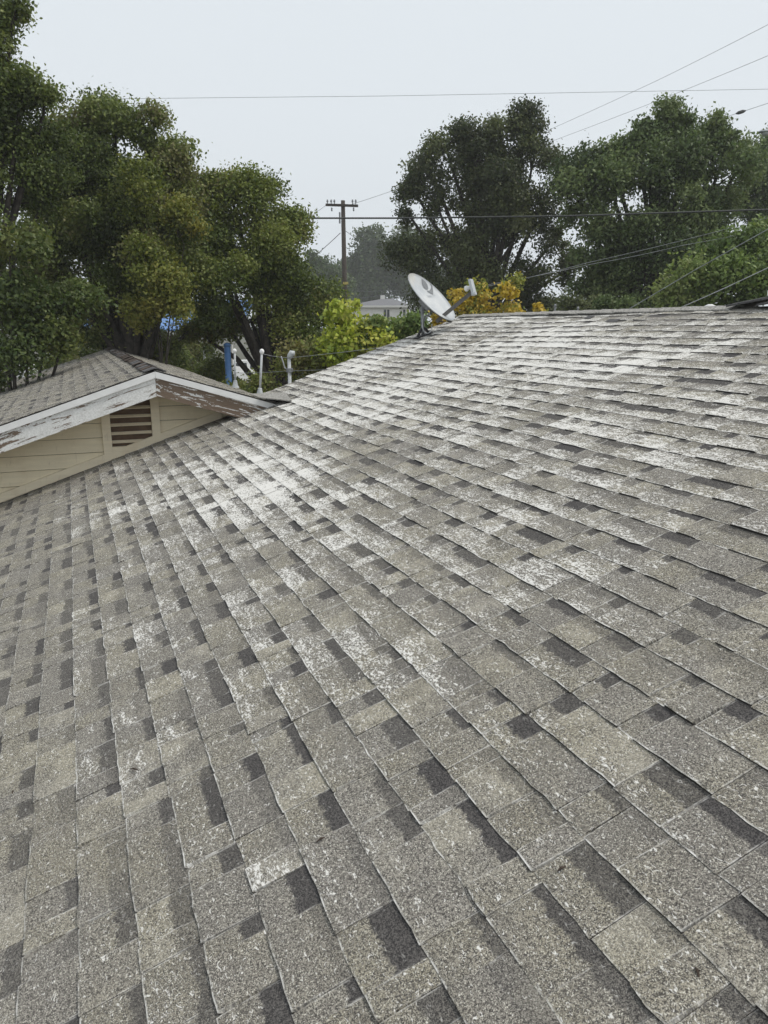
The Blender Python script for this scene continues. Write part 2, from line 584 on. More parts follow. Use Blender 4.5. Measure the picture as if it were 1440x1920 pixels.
def courses(u_lo, u_hi, s_list, e, frame, wear, seed, sagf=None, scale=1.0, jit=1.0, uend=None, tone_amp=1.0):
    out = []
    r = np.random.default_rng(seed)
    for k, s0 in enumerate(s_list):
        u = u_lo - r.random() * 0.3
        raised = r.random() < 0.5
        ph = r.random() * 6
        while True:
            hi = u_hi if uend is None else uend(s0)
            if u >= hi:
                break
            w_ = (r.choice([.075, .10, .14, .18, .22, .28]) if raised else r.choice([.06, .09, .13, .17, .22])) * scale * (0.9 + 0.2 * r.random())
            u1 = min(u + w_, hi)
            if hi - u1 < 0.03:
                u1 = hi
            if u1 > u_lo:
                so = s0 + 0.0016 * math.sin(u * 1.7 + ph) + r.normal(0, 0.0008)
                if raised:
                    T = 0.0088 + 0.0016 * r.random()
                    dark = 0.0 if r.random() < 0.62 else 0.15 + 0.3 * r.random()
                else:
                    T = 0.0044 + 0.0008 * r.random()
                    dark = 0.58 + 0.42 * r.random() if r.random() < 0.80 else 0.3
                band = e * (0.46 + 0.30 * r.random())
                tone = min(1, max(0, 0.55 + r.normal(0, 0.24) * tone_amp + (0.08 if raised else -0.12)))
                lift = 0.0 if r.random() > 0.07 else 0.004 * r.random()
                sk = (r.normal(0, 0.004), r.normal(0, 0.004))
                out.append(piece(max(u, u_lo) + 0.0008, u1 - 0.0008, so, e, T, frame, r, dark, band, tone, wear, lift, sk, sagf, jit))
                if not raised and r.random() < 0.25:
                    raised = True                          # two tabs butted together now and then
            u = u1
            raised = not raised
    return out


def rake_y(s):
    return 8.93 + (s * CA - 2.39) * 0.075


K0 = -18
s_list = []
k = K0
while S_OFF + k * EXP < S_RIDGE - 0.05:
    s_list.append(S_OFF + k * EXP); k += 1
pieces = courses(-1.5, 9.05, s_list, EXP, frame_main, wear_main, 5, sag, uend=rake_y)

deck = MB()
ey0, ey1, es0 = -1.55, 8.88, s_list[0] - 0.01
P4 = [frame_main(np.array(a), np.array(b), np.array(c_)) for a, b, c_ in
      [(ey0, es0, -0.012), (rake_y(es0) - .02, es0, -0.012), (rake_y(S_RIDGE) - .02, S_RIDGE - .004, -0.012), (ey0, S_RIDGE - .004, -0.012)]]
Q4 = [p - np.array([0, 0, 0.10]) for p in P4]
deck.add(P4 + Q4, [(3, 2, 1, 0), (4, 5, 6, 7), (0, 1, 5, 4), (1, 2, 6, 5), (2, 3, 7, 6), (3, 0, 4, 7)])
main_roof = deck.build('roof', M['deck'], house)


def screen_area(P):
    c = [proj(p) for p in P]
    if min(q[2] for q in c) < 0.2:
        return 0
    x = [q[0] for q in c]; y = [q[1] for q in c]
    x0, x1, y0, y1 = max(0, min(x)), min(1440, max(x)), max(0, min(y)), min(1920, max(y))
    return max(0, x1 - x0) * max(0, y1 - y0)


ar = [screen_area(p[0][[0, len(p[0]) // 2, -1, 1]]) if False else screen_area(p[0]) for p in pieces]
order = np.argsort(ar)[::-1]
near = set(order[:300].tolist())
for i in order[:300]:
    mesh_pieces('shingle', [pieces[i]], M['shingle'], main_roof, pieces[i][0].mean(0))
rest = [p for i, p in enumerate(pieces) if i not in near]
tag(mesh_pieces('shingles', rest, M['shingle'], main_roof), kind='stuff')

# far side of the main roof, ridge edge and ridge caps
def frame_back(u, s, n):       # mirrored slope, s measured up to the same ridge
    return np.stack([2 * RIDGE_X - (s * CA - n * SA), u, CZ - H0 + s * SA + n * CA], -1)


bk = MB()
P4 = [frame_back(np.array(a), np.array(b), np.array(c_)) for a, b, c_ in
      [(ey0, es0, -0.012), (9.1, es0, -0.012), (9.1, S_RIDGE - .006, -0.012), (ey0, S_RIDGE - .006, -0.012)]]
Q4 = [p - np.array([0, 0, 0.10]) for p in P4]
bk.add(P4 + Q4, [(0, 1, 2, 3), (7, 6, 5, 4), (4, 5, 1, 0), (5, 6, 2, 1), (6, 7, 3, 2), (7, 4, 0, 3)])
back_roof = bk.build('rear_roof', M['deck'], house)
sl2 = [S_RIDGE - 0.05 - EXP * (j + 1) for j in range(20)]
tag(mesh_pieces('shingles', courses(-1.5, 9.1, sl2, EXP, frame_back, lambda a, b: 0.25, 15, None, scale=2.5), M['shingle_far'], back_roof), kind='stuff')
# loose ridge strip pieces, overlapping each other along the ridge
rr = np.random.default_rng(3)
y = 9.06
j = 0
while y > -1.3:
    L_ = 0.24 + 0.05 * rr.random()
    raised_cap = 2.5 < y < 4.72
    hh = 0.007 + 0.006 * rr.random() if not raised_cap else 0.03
    wd = 0.10 + 0.03 * rr.random()
    mb = MB()
    tilt = rr.normal(0, 0.004)
    top = CZ - H0 + S_RIDGE * SA + (0.012 if not raised_cap else 0.022)
    y0, y1 = y, y - L_ - 0.04
    ha, hb = (hh, 0.004) if not raised_cap else (0.012, 0.052)
    sec = []
    for (yy, h) in ((y0, ha), (y1, hb)):
        for dx in (-wd, -0.02, 0.02, wd):
            drop = abs(dx) * TAN * (0.9 if not raised_cap else 0.55)
            sec.append((RIDGE_X + dx, yy, top + h - drop))
        for dx in (-wd, -0.02, 0.02, wd):
            drop = abs(dx) * TAN * (0.9 if not raised_cap else 0.55)
            sec.append((RIDGE_X + dx, yy, top + h - drop - (0.009 if not raised_cap else 0.016)))
    f_ = []
    for a in range(3):
        f_.append((a, a + 1, 8 + a + 1, 8 + a)); f_.append((4 + a + 1, 4 + a, 12 + a, 12 + a + 1))
    f_ += [(0, 8, 12, 4), (3, 7, 15, 11), (0, 4, 5, 1), (1, 5, 6, 2), (2, 6, 7, 3), (8, 9, 13, 12), (9, 10, 14, 13), (10, 11, 15, 14)]
    mb.add(sec, f_)
    o = mb.build('ridge_cap', M['felt'] if raised_cap else M['shingle_ridge'], main_roof)
    if raised_cap: o['label'] = 'thick dark ridge cap shingle standing proud of the ridge'
    y -= L_
    j += 1

# lifted shingle corners near the ridge, dark colour painting the shaded gaps beneath
for (px, py, ln) in ((1100, 599, .10), (1143, 606, .16)):
    v = FW * F + RT * (px - 720) - UP * (py - 960)
    t_ = -H0 / (v[2] - TAN * v[0])
    p = EYE + v * t_
    mb = MB()
    mb.box(p + np.array([0.03, 0, 0.022]), (0.05, ln, 0.006), np.array([[CA, 0, -SA * .2], [0, 1, 0], [SA * 1.5, 0, CA]]))
    mb.build('lifted_shingle_shade', M['felt'], main_roof)

# rake and walls of the main house
mb = MB()
a0 = frame_main(np.array(rake_y(es0)), np.array(es0), np.array(-0.012)); a1 = frame_main(np.array(rake_y(S_RIDGE)), np.array(S_RIDGE), np.array(-0.012))
mb.prism([a0 + [0, 0.0, 0], a1, a1 - [0, 0, .17], a0 - [0, 0, .17]], (0, 0.025, 0))
mb.build('rake_board', M['white'], house)
xe = es0 * CA + 0.35
ze = CZ - H0 + es0 * SA
mb = MB()
wz = lambda x: CZ - H0 + (x if x < RIDGE_X else 2 * RIDGE_X - x) * TAN - 0.13
xs_ = [xe, RIDGE_X, 2 * RIDGE_X - xe]
poly = [(xe, -1.1, 0), (2 * RIDGE_X - xe, -1.1, 0), (2 * RIDGE_X - xe, -1.1, wz(2 * RIDGE_X - xe)), (RIDGE_X, -1.1, wz(RIDGE_X)), (xe, -1.1, wz(xe))]
mb.prism(poly, (0, 9.75, 0))
mb.build('wall', M['stucco'], house)

# ------------------------------------------------------------------ house: gabled wing on the left
YW, YF, YE = 8.31, 7.86, 17.0
PX = 0.755
PZ = CZ - 0.405
XL, XR = -2.6, 2.09
TR = 0.304                      # the right slope is a touch shallower
CR, SR = math.cos(math.atan(TR)), math.sin(math.atan(TR))


def frame_wl(u, s, n):          # left slope of the wing, s up to the ridge (s=0)
    return np.stack([PX + s * CA - n * SA, u, PZ + s * SA + n * CA], -1)


def frame_wr(u, s, n):          # right slope
    return np.stack([PX - s * CR + n * SR, u, PZ + s * SR + n * CR], -1)


wing = MB()
for fr, smin in ((frame_wl, (XL - PX) / CA), (frame_wr, -(XR - PX) / CR)):
    P4 = [fr(np.array(float(a)), np.array(float(b)), np.array(c_)) for a, b, c_ in [(YF + .01, smin, -.010), (YE, smin, -.010), (YE, -0.001, -.010), (YF + .01, -0.001, -.010)]]
    Q4 = [p - np.array([0, 0, 0.03]) for p in P4]
    wing.add(P4 + Q4, [(0, 1, 2, 3), (7, 6, 5, 4), (4, 5, 1, 0), (5, 6, 2, 1), (6, 7, 3, 2), (7, 4, 0, 3)])
wing_roof = wing.build('wing_roof', M['deck'], house)
EX2 = 0.145
wl = [-0.10 - EX2 * (j + 1) + 0.04 for j in range(int(-(XL - PX) / CA / EX2))]
pw = courses(YF - 0.015, YE, wl, EX2, frame_wl, lambda a, b: 0.18 + 0.25 * vnoise(a, b, 2, .8), 21, None, scale=1.3, jit=1.3, tone_amp=0.8)
wr_ = [-0.06 - EX2 * (j + 1) + 0.06 for j in range(int((XR - PX) / CR / EX2))]
pw += courses(YF - 0.015, YE, wr_, EX2, frame_wr, lambda a, b: 0.08, 22, None, scale=1.3, jit=1.3, tone_amp=0.8)
tag(mesh_pieces('shingles', pw, M['shingle_far'], wing_roof), kind='stuff')
# crumbling ridge caps of the wing
y = YF - 0.02
rr = np.random.default_rng(9)
while y < YE - .1:
    L_ = 0.26
    mb = MB()
    wd = 0.085 + 0.025 * rr.random()
    dx0 = rr.normal(0, 0.008)
    sec = []
    for yy, h in ((y, 0.014 + .008 * rr.random()), (y + L_ + .05, 0.010)):
        for lay in (0, 0.012):
            for dx in (-wd, -0.03, 0, 0.03, wd):
                sec.append((PX + dx0 + dx, yy + rr.normal(0, .006), PZ + 0.012 + h - abs(dx) * TAN * 1.05 - lay))
    f_ = []
    for a in range(4):
        f_ += [(a, a + 1, 10 + a + 1, 10 + a), (5 + a + 1, 5 + a, 15 + a, 15 + a + 1), (a, 5 + a, 5 + a + 1, a + 1), (10 + a, 10 + a + 1, 15 + a + 1, 15 + a)]
    f_ += [(0, 10, 15, 5), (4, 9, 19, 14)]
    mb.add(sec, f_)
    mb.build('ridge_cap', M['rust'] if rr.random() < .8 else M['felt'], wing_roof)
    y += L_


def board(name, pts, thick, mat, parent, direction):
    """a board in the plane y = const, given its front outline; carries grain coordinates"""
    mb = MB().prism(pts, thick)
    o = mb.build(name, mat, parent)
    me = o.data
    d = np.asarray(direction, float); d /= np.linalg.norm(d)
    up_ = np.array([-d[2], 0, d[0]])
    at_ = me.attributes.new('ruv', 'FLOAT_VECTOR', 'POINT')
    arr = []
    for v_ in me.vertices:
        c = np.array(v_.co)
        arr += [c @ d, c @ up_ + c[1] * 0.7, 0.0]
    at_.data.foreach_set('vector', np.array(arr, dtype=np.float32))
    return o


def gable_z(x, off=0.0):
    return PZ - (x - PX) * (TR if x > PX else -TAN) + off


# barge boards: painted trim strip on top, weathered board below
FH, TRIM = 0.245, 0.062
OT = -0.012
for side in (-1, 1):
    xe_ = XL if side < 0 else 2.0
    d = np.array([1.0, 0, -TR]) if side > 0 else np.array([1.0, 0, TAN])
    x0 = PX + side * 0.001
    top0, top1 = gable_z(x0, OT), gable_z(xe_, OT)
    pts = [(x0, YF - 0.022, top0), (xe_, YF - 0.022, top1), (xe_, YF - 0.022, top1 - TRIM), (x0, YF - 0.022, top0 - TRIM)]
    board('trim_strip', pts, (0, 0.05, 0), M['white'], house, d)
    cut = 0.0 if side < 0 else 0.38
    pts = [(x0, YF, top0 - TRIM - .001), (xe_, YF, top1 - TRIM - .001), (xe_ - cut, YF, gable_z(xe_ - cut, OT) - FH), (x0, YF, top0 - FH)]
    o = board('barge_board', pts, (0, 0.03, 0), M['peel_light'] if side < 0 else M['peel_heavy'], house, d)
    o['label'] = 'white barge board with flaking paint' if side < 0 else 'brown bare wood barge board with remnants of white paint'
# soffit under the overhang
mb = MB()
for side in (-1, 1):
    xe_ = XL if side < 0 else 1.9
    a = (PX, YF + .03, gable_z(PX, -0.055)); b = (xe_, YF + .03, gable_z(xe_, -0.055))
    mb.prism([a, b, (b[0], b[1], b[2] - .012), (a[0], a[1], a[2] - .012)], (0, YW - YF - .03, 0))
mb.build('soffit', M['cream'], house)

# curled shingle end where the wing roof runs out onto the main roof
mb = MB()
def _rz(x, up): return CZ - H0 + x * TAN + up
q_ = [(1.78, 7.80, gable_z(1.78, .016)), (2.075, 7.63, _rz(2.075, .030)), (2.20, 8.35, _rz(2.20, .016)), (1.82, 8.45, gable_z(1.82, .014))]
mb.prism(q_, (0, 0, -.011))
mb.build('curled_shingle', M['shingle_ridge'], wing_roof)
# gable wall: backing + lap siding
def roof_z(x):
    return CZ - H0 + x * TAN


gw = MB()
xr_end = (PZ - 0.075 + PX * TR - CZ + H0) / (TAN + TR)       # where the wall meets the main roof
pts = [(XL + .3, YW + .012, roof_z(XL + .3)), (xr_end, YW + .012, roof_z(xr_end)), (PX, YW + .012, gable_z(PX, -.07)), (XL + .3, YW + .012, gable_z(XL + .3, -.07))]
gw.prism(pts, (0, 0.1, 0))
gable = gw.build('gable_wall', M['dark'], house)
VX0, VX1, VZ0, VZ1 = 0.315, 0.725, CZ - 1.20, CZ - 0.70     # vent opening
pl = 0.150
z = CZ - 2.9
while z < PZ - .08:
    # clip a horizontal strip to the wall triangle, with the vent opening cut out
    z1 = z + pl
    zl, zh = z, z1 - 0.007
    def span(zz):
        xl = max(XL + .3, PX - (PZ - .075 - zz) / TAN)
        xr = min(PX + (PZ - .075 - zz) / TR, (zz - CZ + H0) / TAN)
        return xl, xr
    poly = []
    zs = np.linspace(zl, zh, 5)
    sp = [(zz,) + span(zz) for zz in zs]
    sp = [q for q in sp if q[2] - q[1] > 0.01]
    if len(sp) >= 2:
        segs = [(-99, 99)]
        if zh > VZ0 and zl < VZ1:
            segs = [(-99, VX0), (VX1, 99)]
        for (ca, cb) in segs:
            L = [(max(a, ca), zz) for zz, a, b in sp]
            Rr = [(min(b, cb), zz) for zz, a, b in sp]
            if all(r_[0] - l_[0] < 0.02 for l_, r_ in zip(L, Rr)):
                continue
            mb = MB()
            nn = len(sp)
            vs = []
            for (lx, zz), (rx, _) in zip(L, Rr):
                rx = max(rx, lx + 0.001)
                yy = YW - 0.022 + 0.020 * (zz - zl) / pl      # lapped: the lower edge stands out
                vs += [(lx, yy, zz), (rx, yy, zz), (rx, YW + .011, zz), (lx, YW + .011, zz)]
            f_ = []
            for q in range(nn - 1):
                a = q * 4; b = a + 4
                f_ += [(a, a + 1, b + 1, b), (a + 1, a + 2, b + 2, b + 1), (a + 2, a + 3, b + 3, b + 2), (a + 3, a, b, b + 3)]
            f_ += [(3, 2, 1, 0), tuple((nn - 1) * 4 + i for i in range(4))]
            mb.add(vs, f_)
            mb.build('siding_plank', M['cream'], gable)
    z += pl
# sloping base trim on the main roof
x0, x1 = XL + .3, 1.46
mb = MB()
mb.prism([(x0, YW - .045, roof_z(x0) + .012), (x1, YW - .045, roof_z(x1) + .012), (x1, YW - .045, roof_z(x1) + .012 + .085), (x0, YW - .045, roof_z(x0) + .012 + .085)], (0, .03, 0))
mb.build('base_trim', M['cream_trim'], gable)
# louvred vent
vent = MB()
fw_ = 0.085
zbot = VZ0 - 0.10
vent.box(((VX0 - fw_ + VX0) / 2, YW - .022, (zbot + gable_z(VX0 - fw_, -.1)) / 2), (fw_, .05, gable_z(VX0 - fw_, -.1) - zbot))
vent.box(((VX1 + VX1 + fw_) / 2, YW - .022, (VZ0 - .05 + gable_z(VX1, -.1)) / 2), (fw_, .05, gable_z(VX1, -.1) - VZ0 + .05))
vent.box(((VX0 + VX1) / 2, YW - .023, (zbot + VZ0) / 2 + .012), (VX1 - VX0 - .002, .048, VZ0 - zbot - .03))
ventf = vent.build('vent', M['cream_trim'], gable)
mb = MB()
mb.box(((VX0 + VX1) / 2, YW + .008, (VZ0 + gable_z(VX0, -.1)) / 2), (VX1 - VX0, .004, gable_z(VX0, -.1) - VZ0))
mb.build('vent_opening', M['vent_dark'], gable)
nsl = 6
for i in range(nsl):
    zc = VZ0 + 0.045 + i * 0.088
    if zc > gable_z(VX0, -.16): break
    mb = MB()
    c, s_ = math.cos(0.62), math.sin(0.62)
    Mx = np.array([[1, 0, 0], [0, c, -s_], [0, s_, c]])
    mb.box(((VX0 + VX1) / 2, YW - .016, zc), (VX1 - VX0 - .004, .038, .009), Mx)
    o = mb.build('slat', M['cream_trim'], gable)
# wing body below
mb = MB()
mb.prism([(XL + .3, YW + .2, 0), (XR - .15, YW + .2, 0), (XR - .15, YW + .2, gable_z(XR - .15, -.08)), (PX, YW + .2, gable_z(PX, -.08)), (XL + .3, YW + .2, gable_z(XL + .3, -.08))], (0, YE - YW - .5, 0))
mb.build('wing_wall', M['stucco'], house)

# ------------------------------------------------------------------ vent pipes and mast
def eave_point(px):
    """point on the wing's right slope near its eave seen at pixel column px"""
    best = None
    for yy in np.linspace(8.2, 16.5, 400):
        p = np.array([XR - 0.10, yy, gable_z(XR - 0.10, 0.006)])
        q = proj(p)
        if best is None or abs(q[0] - px) < best[0]:
            best = (abs(q[0] - px), p)
    return best[1]


for (pb, pt, lab) in (((441, 716), (440, 658), 'white vent pipe with round cap, left one on the wing roof eave'),
                      ((487, 731), (491, 659), 'tilted white vent pipe with round cap nearer the roof valley')):
    b = eave_point(pb[0])
    q = proj(b)
    dd = (b - EYE) @ FL
    t = at(pt[0], pt[1], dd)
    v = thing('vent_pipe', lab, 'vent pipe', tuple(b), 'white vent pipes on the wing roof')
    ax = (t - b) / np.linalg.norm(t - b)
    hgt = np.linalg.norm(t - b)
    MB().tube([b, b + ax * hgt], 0.0135, 12).build('pipe', M['galv'], v, True)
    MB().lathe(b, [(0.055, -0.004), (0.05, 0.010), (0.034, 0.04), (0.024, 0.09), (0.022, 0.10)], 14, ax).build('flashing', M['galv'], v, True)
    MB().lathe(b + ax * hgt, [(0.0145, -0.03), (0.023, -0.016), (0.027, 0.0), (0.023, 0.018), (0.013, 0.027), (0.001, 0.031)], 14, ax).build('cap', M['white'], v, True)
mast_b = at(543, 722, 9.9)
mast_t = at(542, 672, 9.9)
ms = thing('service_mast', 'grey service mast with slanted weatherhead beside the valley', 'mast', (mast_b[0], mast_b[1], 0.0))
mb = MB().tube([(mast_b[0], mast_b[1], 0), mast_t], 0.023, 12)
mb.build('pipe', M['galv'], ms, True)
r3 = np.array([RT[0], RT[1], 0])
mb = MB().tube([mast_t, mast_t + [0, 0, .03] + r3 * .012, mast_t + [0, 0, .065] + r3 * .035, mast_t + [0, 0, .065] + r3 * .075], [0.03, 0.038, 0.042, 0.028], 12)
mb.build('weatherhead', M['galv'], ms, True)
cl = at(543, 694, 9.9)
MB().lathe(cl, [(0.046, -0.025), (0.046, 0.025)], 12).build('clamp', M['grey_metal'], ms)


def cable(name, pts, rad, mat, label, group=None, sag_=0.0, n=24, cat='wire'):
    """a hanging wire through the given points"""
    pts = [np.asarray(p, float) for p in pts]
    path = []
    for a, b in zip(pts[:-1], pts[1:]):
        for i in range(n):
            t = i / n
            path.append(a + (b - a) * t - np.array([0, 0, sag_ * 4 * t * (1 - t)]))
    path.append(pts[-1])
    o = MB().tube(path, rad, 6).build(name, mat, None, True)
    return tag(o, label, cat, group)


cable('mast_wire', [at(491, 663, (eave_point(487) - EYE) @ FL), at(542, 671, 9.9), at(760, 645, 11.5)], 0.0035, M['wire_thin'], 'pale thin wire strung from the tilted pipe past the mast', None, 0.01, 12)
cable('guy_wire', [at(441, 699, (eave_point(441) - EYE) @ FL), at(543, 695, 9.9), at(640, 690, 9.6)], 0.0035, M['wire_thin'], 'pale low wire running behind the pipes through the mast clamp', None, 0.01, 12)
cable('mast_cable', [at(527, 668, 9.95), at(534, 690, 9.95), at(546, 701, 9.88)], 0.008, M['galv'], 'short looped cable hanging against the service mast', None, -0.01, 8)

# ------------------------------------------------------------------ satellite dish
def hit_main(px, py, n=0.0):
    v = FW * F + RT * (px - 720) - UP * (py - 960)
    t_ = -(H0 - n) / (v[2] - TAN * v[0])
    return EYE + v * t_


foot = hit_main(793, 631)
dl_ = (foot - EYE) @ FL
dish = thing('satellite_dish', 'weathered grey oval satellite dish on a mast at the roof corner', 'satellite dish', tuple(foot))
DC = at(810, 556, dl_ - 0.02)
nrm = -FW * 0.55 + 0.85 * (0.735 * RT + 0.678 * UP); nrm /= np.linalg.norm(nrm)
mj = (0.665 * RT - 0.747 * UP); mj -= nrm * (mj @ nrm); mj /= np.linalg.norm(mj)       # along the long axis, downwards
mn = np.cross(nrm, mj)
A_, B_, DEP = 0.385, 0.33, 0.075
mb = MB()
NR, NS = 8, 40
def dish_pt(r_, g_, off=0.0):
    return DC + mj * A_ * r_ * math.cos(g_) + mn * B_ * r_ * math.sin(g_) + nrm * (DEP * (r_ * r_ - 1) + off)
vs = [dish_pt(0, 0)]
for i in range(1, NR + 1):
    for k in range(NS):
        vs.append(dish_pt(i / NR, 2 * math.pi * k / NS))
f_ = [(0, 1 + (k + 1) % NS, 1 + k) for k in range(NS)]
for i in range(NR - 1):
    for k in range(NS):
        a = 1 + i * NS + k; b = 1 + i * NS + (k + 1) % NS
        f_.append((a, b, b + NS, a + NS))
nf = len(vs)
vs2 = [v_ - nrm * 0.008 for v_ in vs]
f2 = [tuple(nf + q for q in fc[::-1]) for fc in f_]
rim0 = 1 + (NR - 1) * NS
f3 = [(rim0 + k, nf + rim0 + k, nf + rim0 + (k + 1) % NS, rim0 + (k + 1) % NS) for k in range(NS)]
mb.add(vs + vs2, f_ + f2 + f3)


def dish_material():
    mt, nt, bs = mat_new('dish_paint')
    g = G(nt)
    p = g.pos()
    n = g.noise(p, 5, 4, .6); n2 = g.noise(p, 26, 3, .6)
    c = g.mix(g.ss(n, .35, .7), c4(.45, .475, .495), c4(.58, .59, .59))
    c = g.mix(g.math('MULTIPLY', g.ss(g.noise(p, 3.2, 3, .5), .52, .68), 0.4), c, c4(.62, .55, .42))
    c = g.mix(g.math('MULTIPLY', g.ss(n2, .55, .8), 0.3), c, c4(.35, .36, .36))
    g.set(bs.inputs['Base Color'], c)
    bs.inputs['Roughness'].default_value = 0.5
    return mt


refl = mb.build('reflector', dish_material(), dish, True)
# emblem: two dark shapes round a pale swoosh, and the faded lettering below it
def decal(name, outline, mat):
    mb = MB()
    pts = []
    for (a, b) in outline:                       # (a along long axis down, b across) in metres from centre
        r2 = (a / A_) ** 2 + (b / B_) ** 2
        pts.append(DC + mj * a + mn * b + nrm * (DEP * (r2 - 1) + 0.006))
    n = len(pts)
    cen = sum(pts) / n
    mb.add(pts, [tuple(range(n))])
    return mb.build(name, mat, refl)


M['print'] = simple('faded_grey_print', (.17, .18, .19), .6, var=.1)
M['print_faint'] = simple('very_faded_print', (.44, .46, .48), .6, var=.05)
# local axes of the print: the emblem reads upright with 'up' along world up in the dish plane
eu = np.array([0, 0, 1.0]); eu -= nrm * (eu @ nrm); eu /= np.linalg.norm(eu)
er = np.cross(eu, nrm)
def ab(x, y):
    p = er * x + eu * y
    return p @ mj, p @ mn
cx_, cy_ = None, None
# emblem centre from its place on the dish face
tgt = at(801, 545, dl_)
best = min(((np.hypot(*(np.array(proj(dish_pt(r_, g_))[:2]) - [801, 544])), r_, g_) for r_ in np.linspace(0, .9, 19) for g_ in np.linspace(0, 6.28, 73)))
ec = np.array([A_ * best[1] * math.cos(best[2]), B_ * best[1] * math.sin(best[2])])
def on(x, y):
    a, b = ab(x, y)
    return (ec[0] + a, ec[1] + b)
arc = lambda cx, cy, r_, g0, g1, n=12: [(cx + r_ * math.cos(math.radians(g0 + (g1 - g0) * i / n)), cy + r_ * math.sin(math.radians(g0 + (g1 - g0) * i / n))) for i in range(n + 1)]
def dish_ab(px, py):
    v = FW * F + RT * (px - 720) - UP * (py - 960)
    h = -DEP * .5
    for _ in range(60):
        o = DC + nrm * h
        p = EYE + v * (((o - EYE) @ nrm) / (v @ nrm)) - DC
        a, b = p @ mj, p @ mn
        h = .7 * h + .3 * (DEP * ((a / A_) ** 2 + (b / B_) ** 2 - 1) + .003)
    return a, b
for shp in ([(316, 238), (330, 246), (350, 264), (366, 290), (373, 318), (368, 332), (352, 327), (335, 312), (322, 285)],
            [(386, 276), (404, 288), (412, 330), (414, 372), (392, 360), (360, 341), (384, 337), (397, 318), (399, 300)]):
    decal('emblem', [dish_ab(720 + x / 4.5, 470 + y / 4.5) for x, y in shp], M['print'])
ec = np.array(dish_ab(720 + 398 / 4.5, 470 + 384 / 4.5))
# lettering as real letter outlines laid on the dish
fc = bpy.data.curves.new('lettering', 'FONT')
fc.body = 'DIRECTV'
fc.size = 0.042
fc.align_x, fc.align_y = 'CENTER', 'CENTER'
tmp = bpy.data.objects.new('lettering_tmp', fc)
COL.objects.link(tmp)
bpy.context.view_layer.update()
tme = bpy.data.meshes.new_from_object(tmp.evaluated_get(bpy.context.evaluated_depsgraph_get()))
bpy.data.objects.remove(tmp)
lv, lf = [], []
for v_ in tme.vertices:
    a, b = on(v_.co.x + .0, v_.co.y)
    r2 = (a / A_) ** 2 + (b / B_) ** 2
    lv.append(DC + mj * a + mn * b + nrm * (DEP * (r2 - 1) + 0.003))
lf = [tuple(p.vertices) for p in tme.polygons]
MB().add(lv, lf).build('lettering', M['print_faint'], refl)
# mast, foot, back bracket
mt_top = at(792, 575, dl_ + .02)
MB().tube([foot + [0, 0, .02], at(792, 600, dl_), mt_top], 0.021, 12).build('mast', M['grey_metal'], dish, True)
fb = MB()
fb.box(foot + np.array([0, 0.0, .012]), (.22, .12, .016), np.array([[CA, 0, -SA], [0, 1, 0], [SA, 0, CA]]))
fb.tube([foot + np.array([-.07, .0, .0]), foot + np.array([-.03, 0, .08]), foot + np.array([0, 0, .10])], .018, 8)
fb.tube([foot + np.array([.09, .0, .03]), foot + np.array([.04, 0, .09]), foot + np.array([0, 0, .10])], .018, 8)
fb.build('foot', M['black'], dish)
bc = DC - nrm * (DEP + .02)
bb = MB()
bb.box(bc - nrm * .03, (.16, .10, .06), np.stack([mj, mn, nrm], 1))
bb.tube([bc - nrm * .05, (bc - nrm * .05 + mt_top) / 2, mt_top - [0, 0, .06]], .028, 8)
bb.tube([at(800, 590, dl_), at(793, 605, dl_)], .012, 8)
bb.build('bracket', M['grey_metal'], dish)
# feed arm and receiver
arm0 = at(818, 603, dl_ - .06); arm1 = at(886, 547, dl_ - .16)
arm = MB()
d_ = arm1 - arm0; L_ = np.linalg.norm(d_); d_ /= L_
sd_ = np.cross(d_, FW); sd_ /= np.linalg.norm(sd_)
th_ = np.cross(sd_, d_)
arm.box((arm0 + arm1) / 2, (L_, .042, .03), np.stack([d_, sd_, th_], 1))
arm.tube([bc - nrm * .03 + mj * .1, dish_pt(1.0, 0.0) - nrm * .04, arm0], .016, 8)
arm.build('feed_arm', M['arm'], dish)
hd = at(884, 539, dl_ - .17)
fdir = DC + mj * .05 - hd; fdir /= np.linalg.norm(fdir)
lx = np.cross(fdir, [0, 0, 1.0]); lx /= np.linalg.norm(lx)
ly = np.cross(lx, fdir)
hb = MB()
hb.box(hd - fdir * .012, (.17, .185, .03), np.stack([lx, ly, fdir], 1))
hb.box(hd - ly * .08 + fdir * -.01, (.10, .03, .05), np.stack([lx, ly, fdir], 1))
lnb = hb.build('receiver', simple('receiver_plastic', (.50, .53, .55), .5, var=.08), dish)
MB().lathe(hd + lx * 0.0 - ly * -.005, [(.022, 0), (.024, .035), (.034, .05), (.034, .075), (.02, .085)], 14, fdir).build('feed_horn', M['white'], lnb, True)
# coax loop
lp = []
for i in range(19):
    g_ = math.pi * (1.0 + 1.15 * i / 18) - .3
    lp.append(at(801 + 9 * math.cos(g_), 610 - 15 * math.sin(g_), dl_ - .05))
MB().tube([at(794, 590, dl_ - .03)] + lp, .006, 6).build('coax_loop', M['galv'], dish, True)

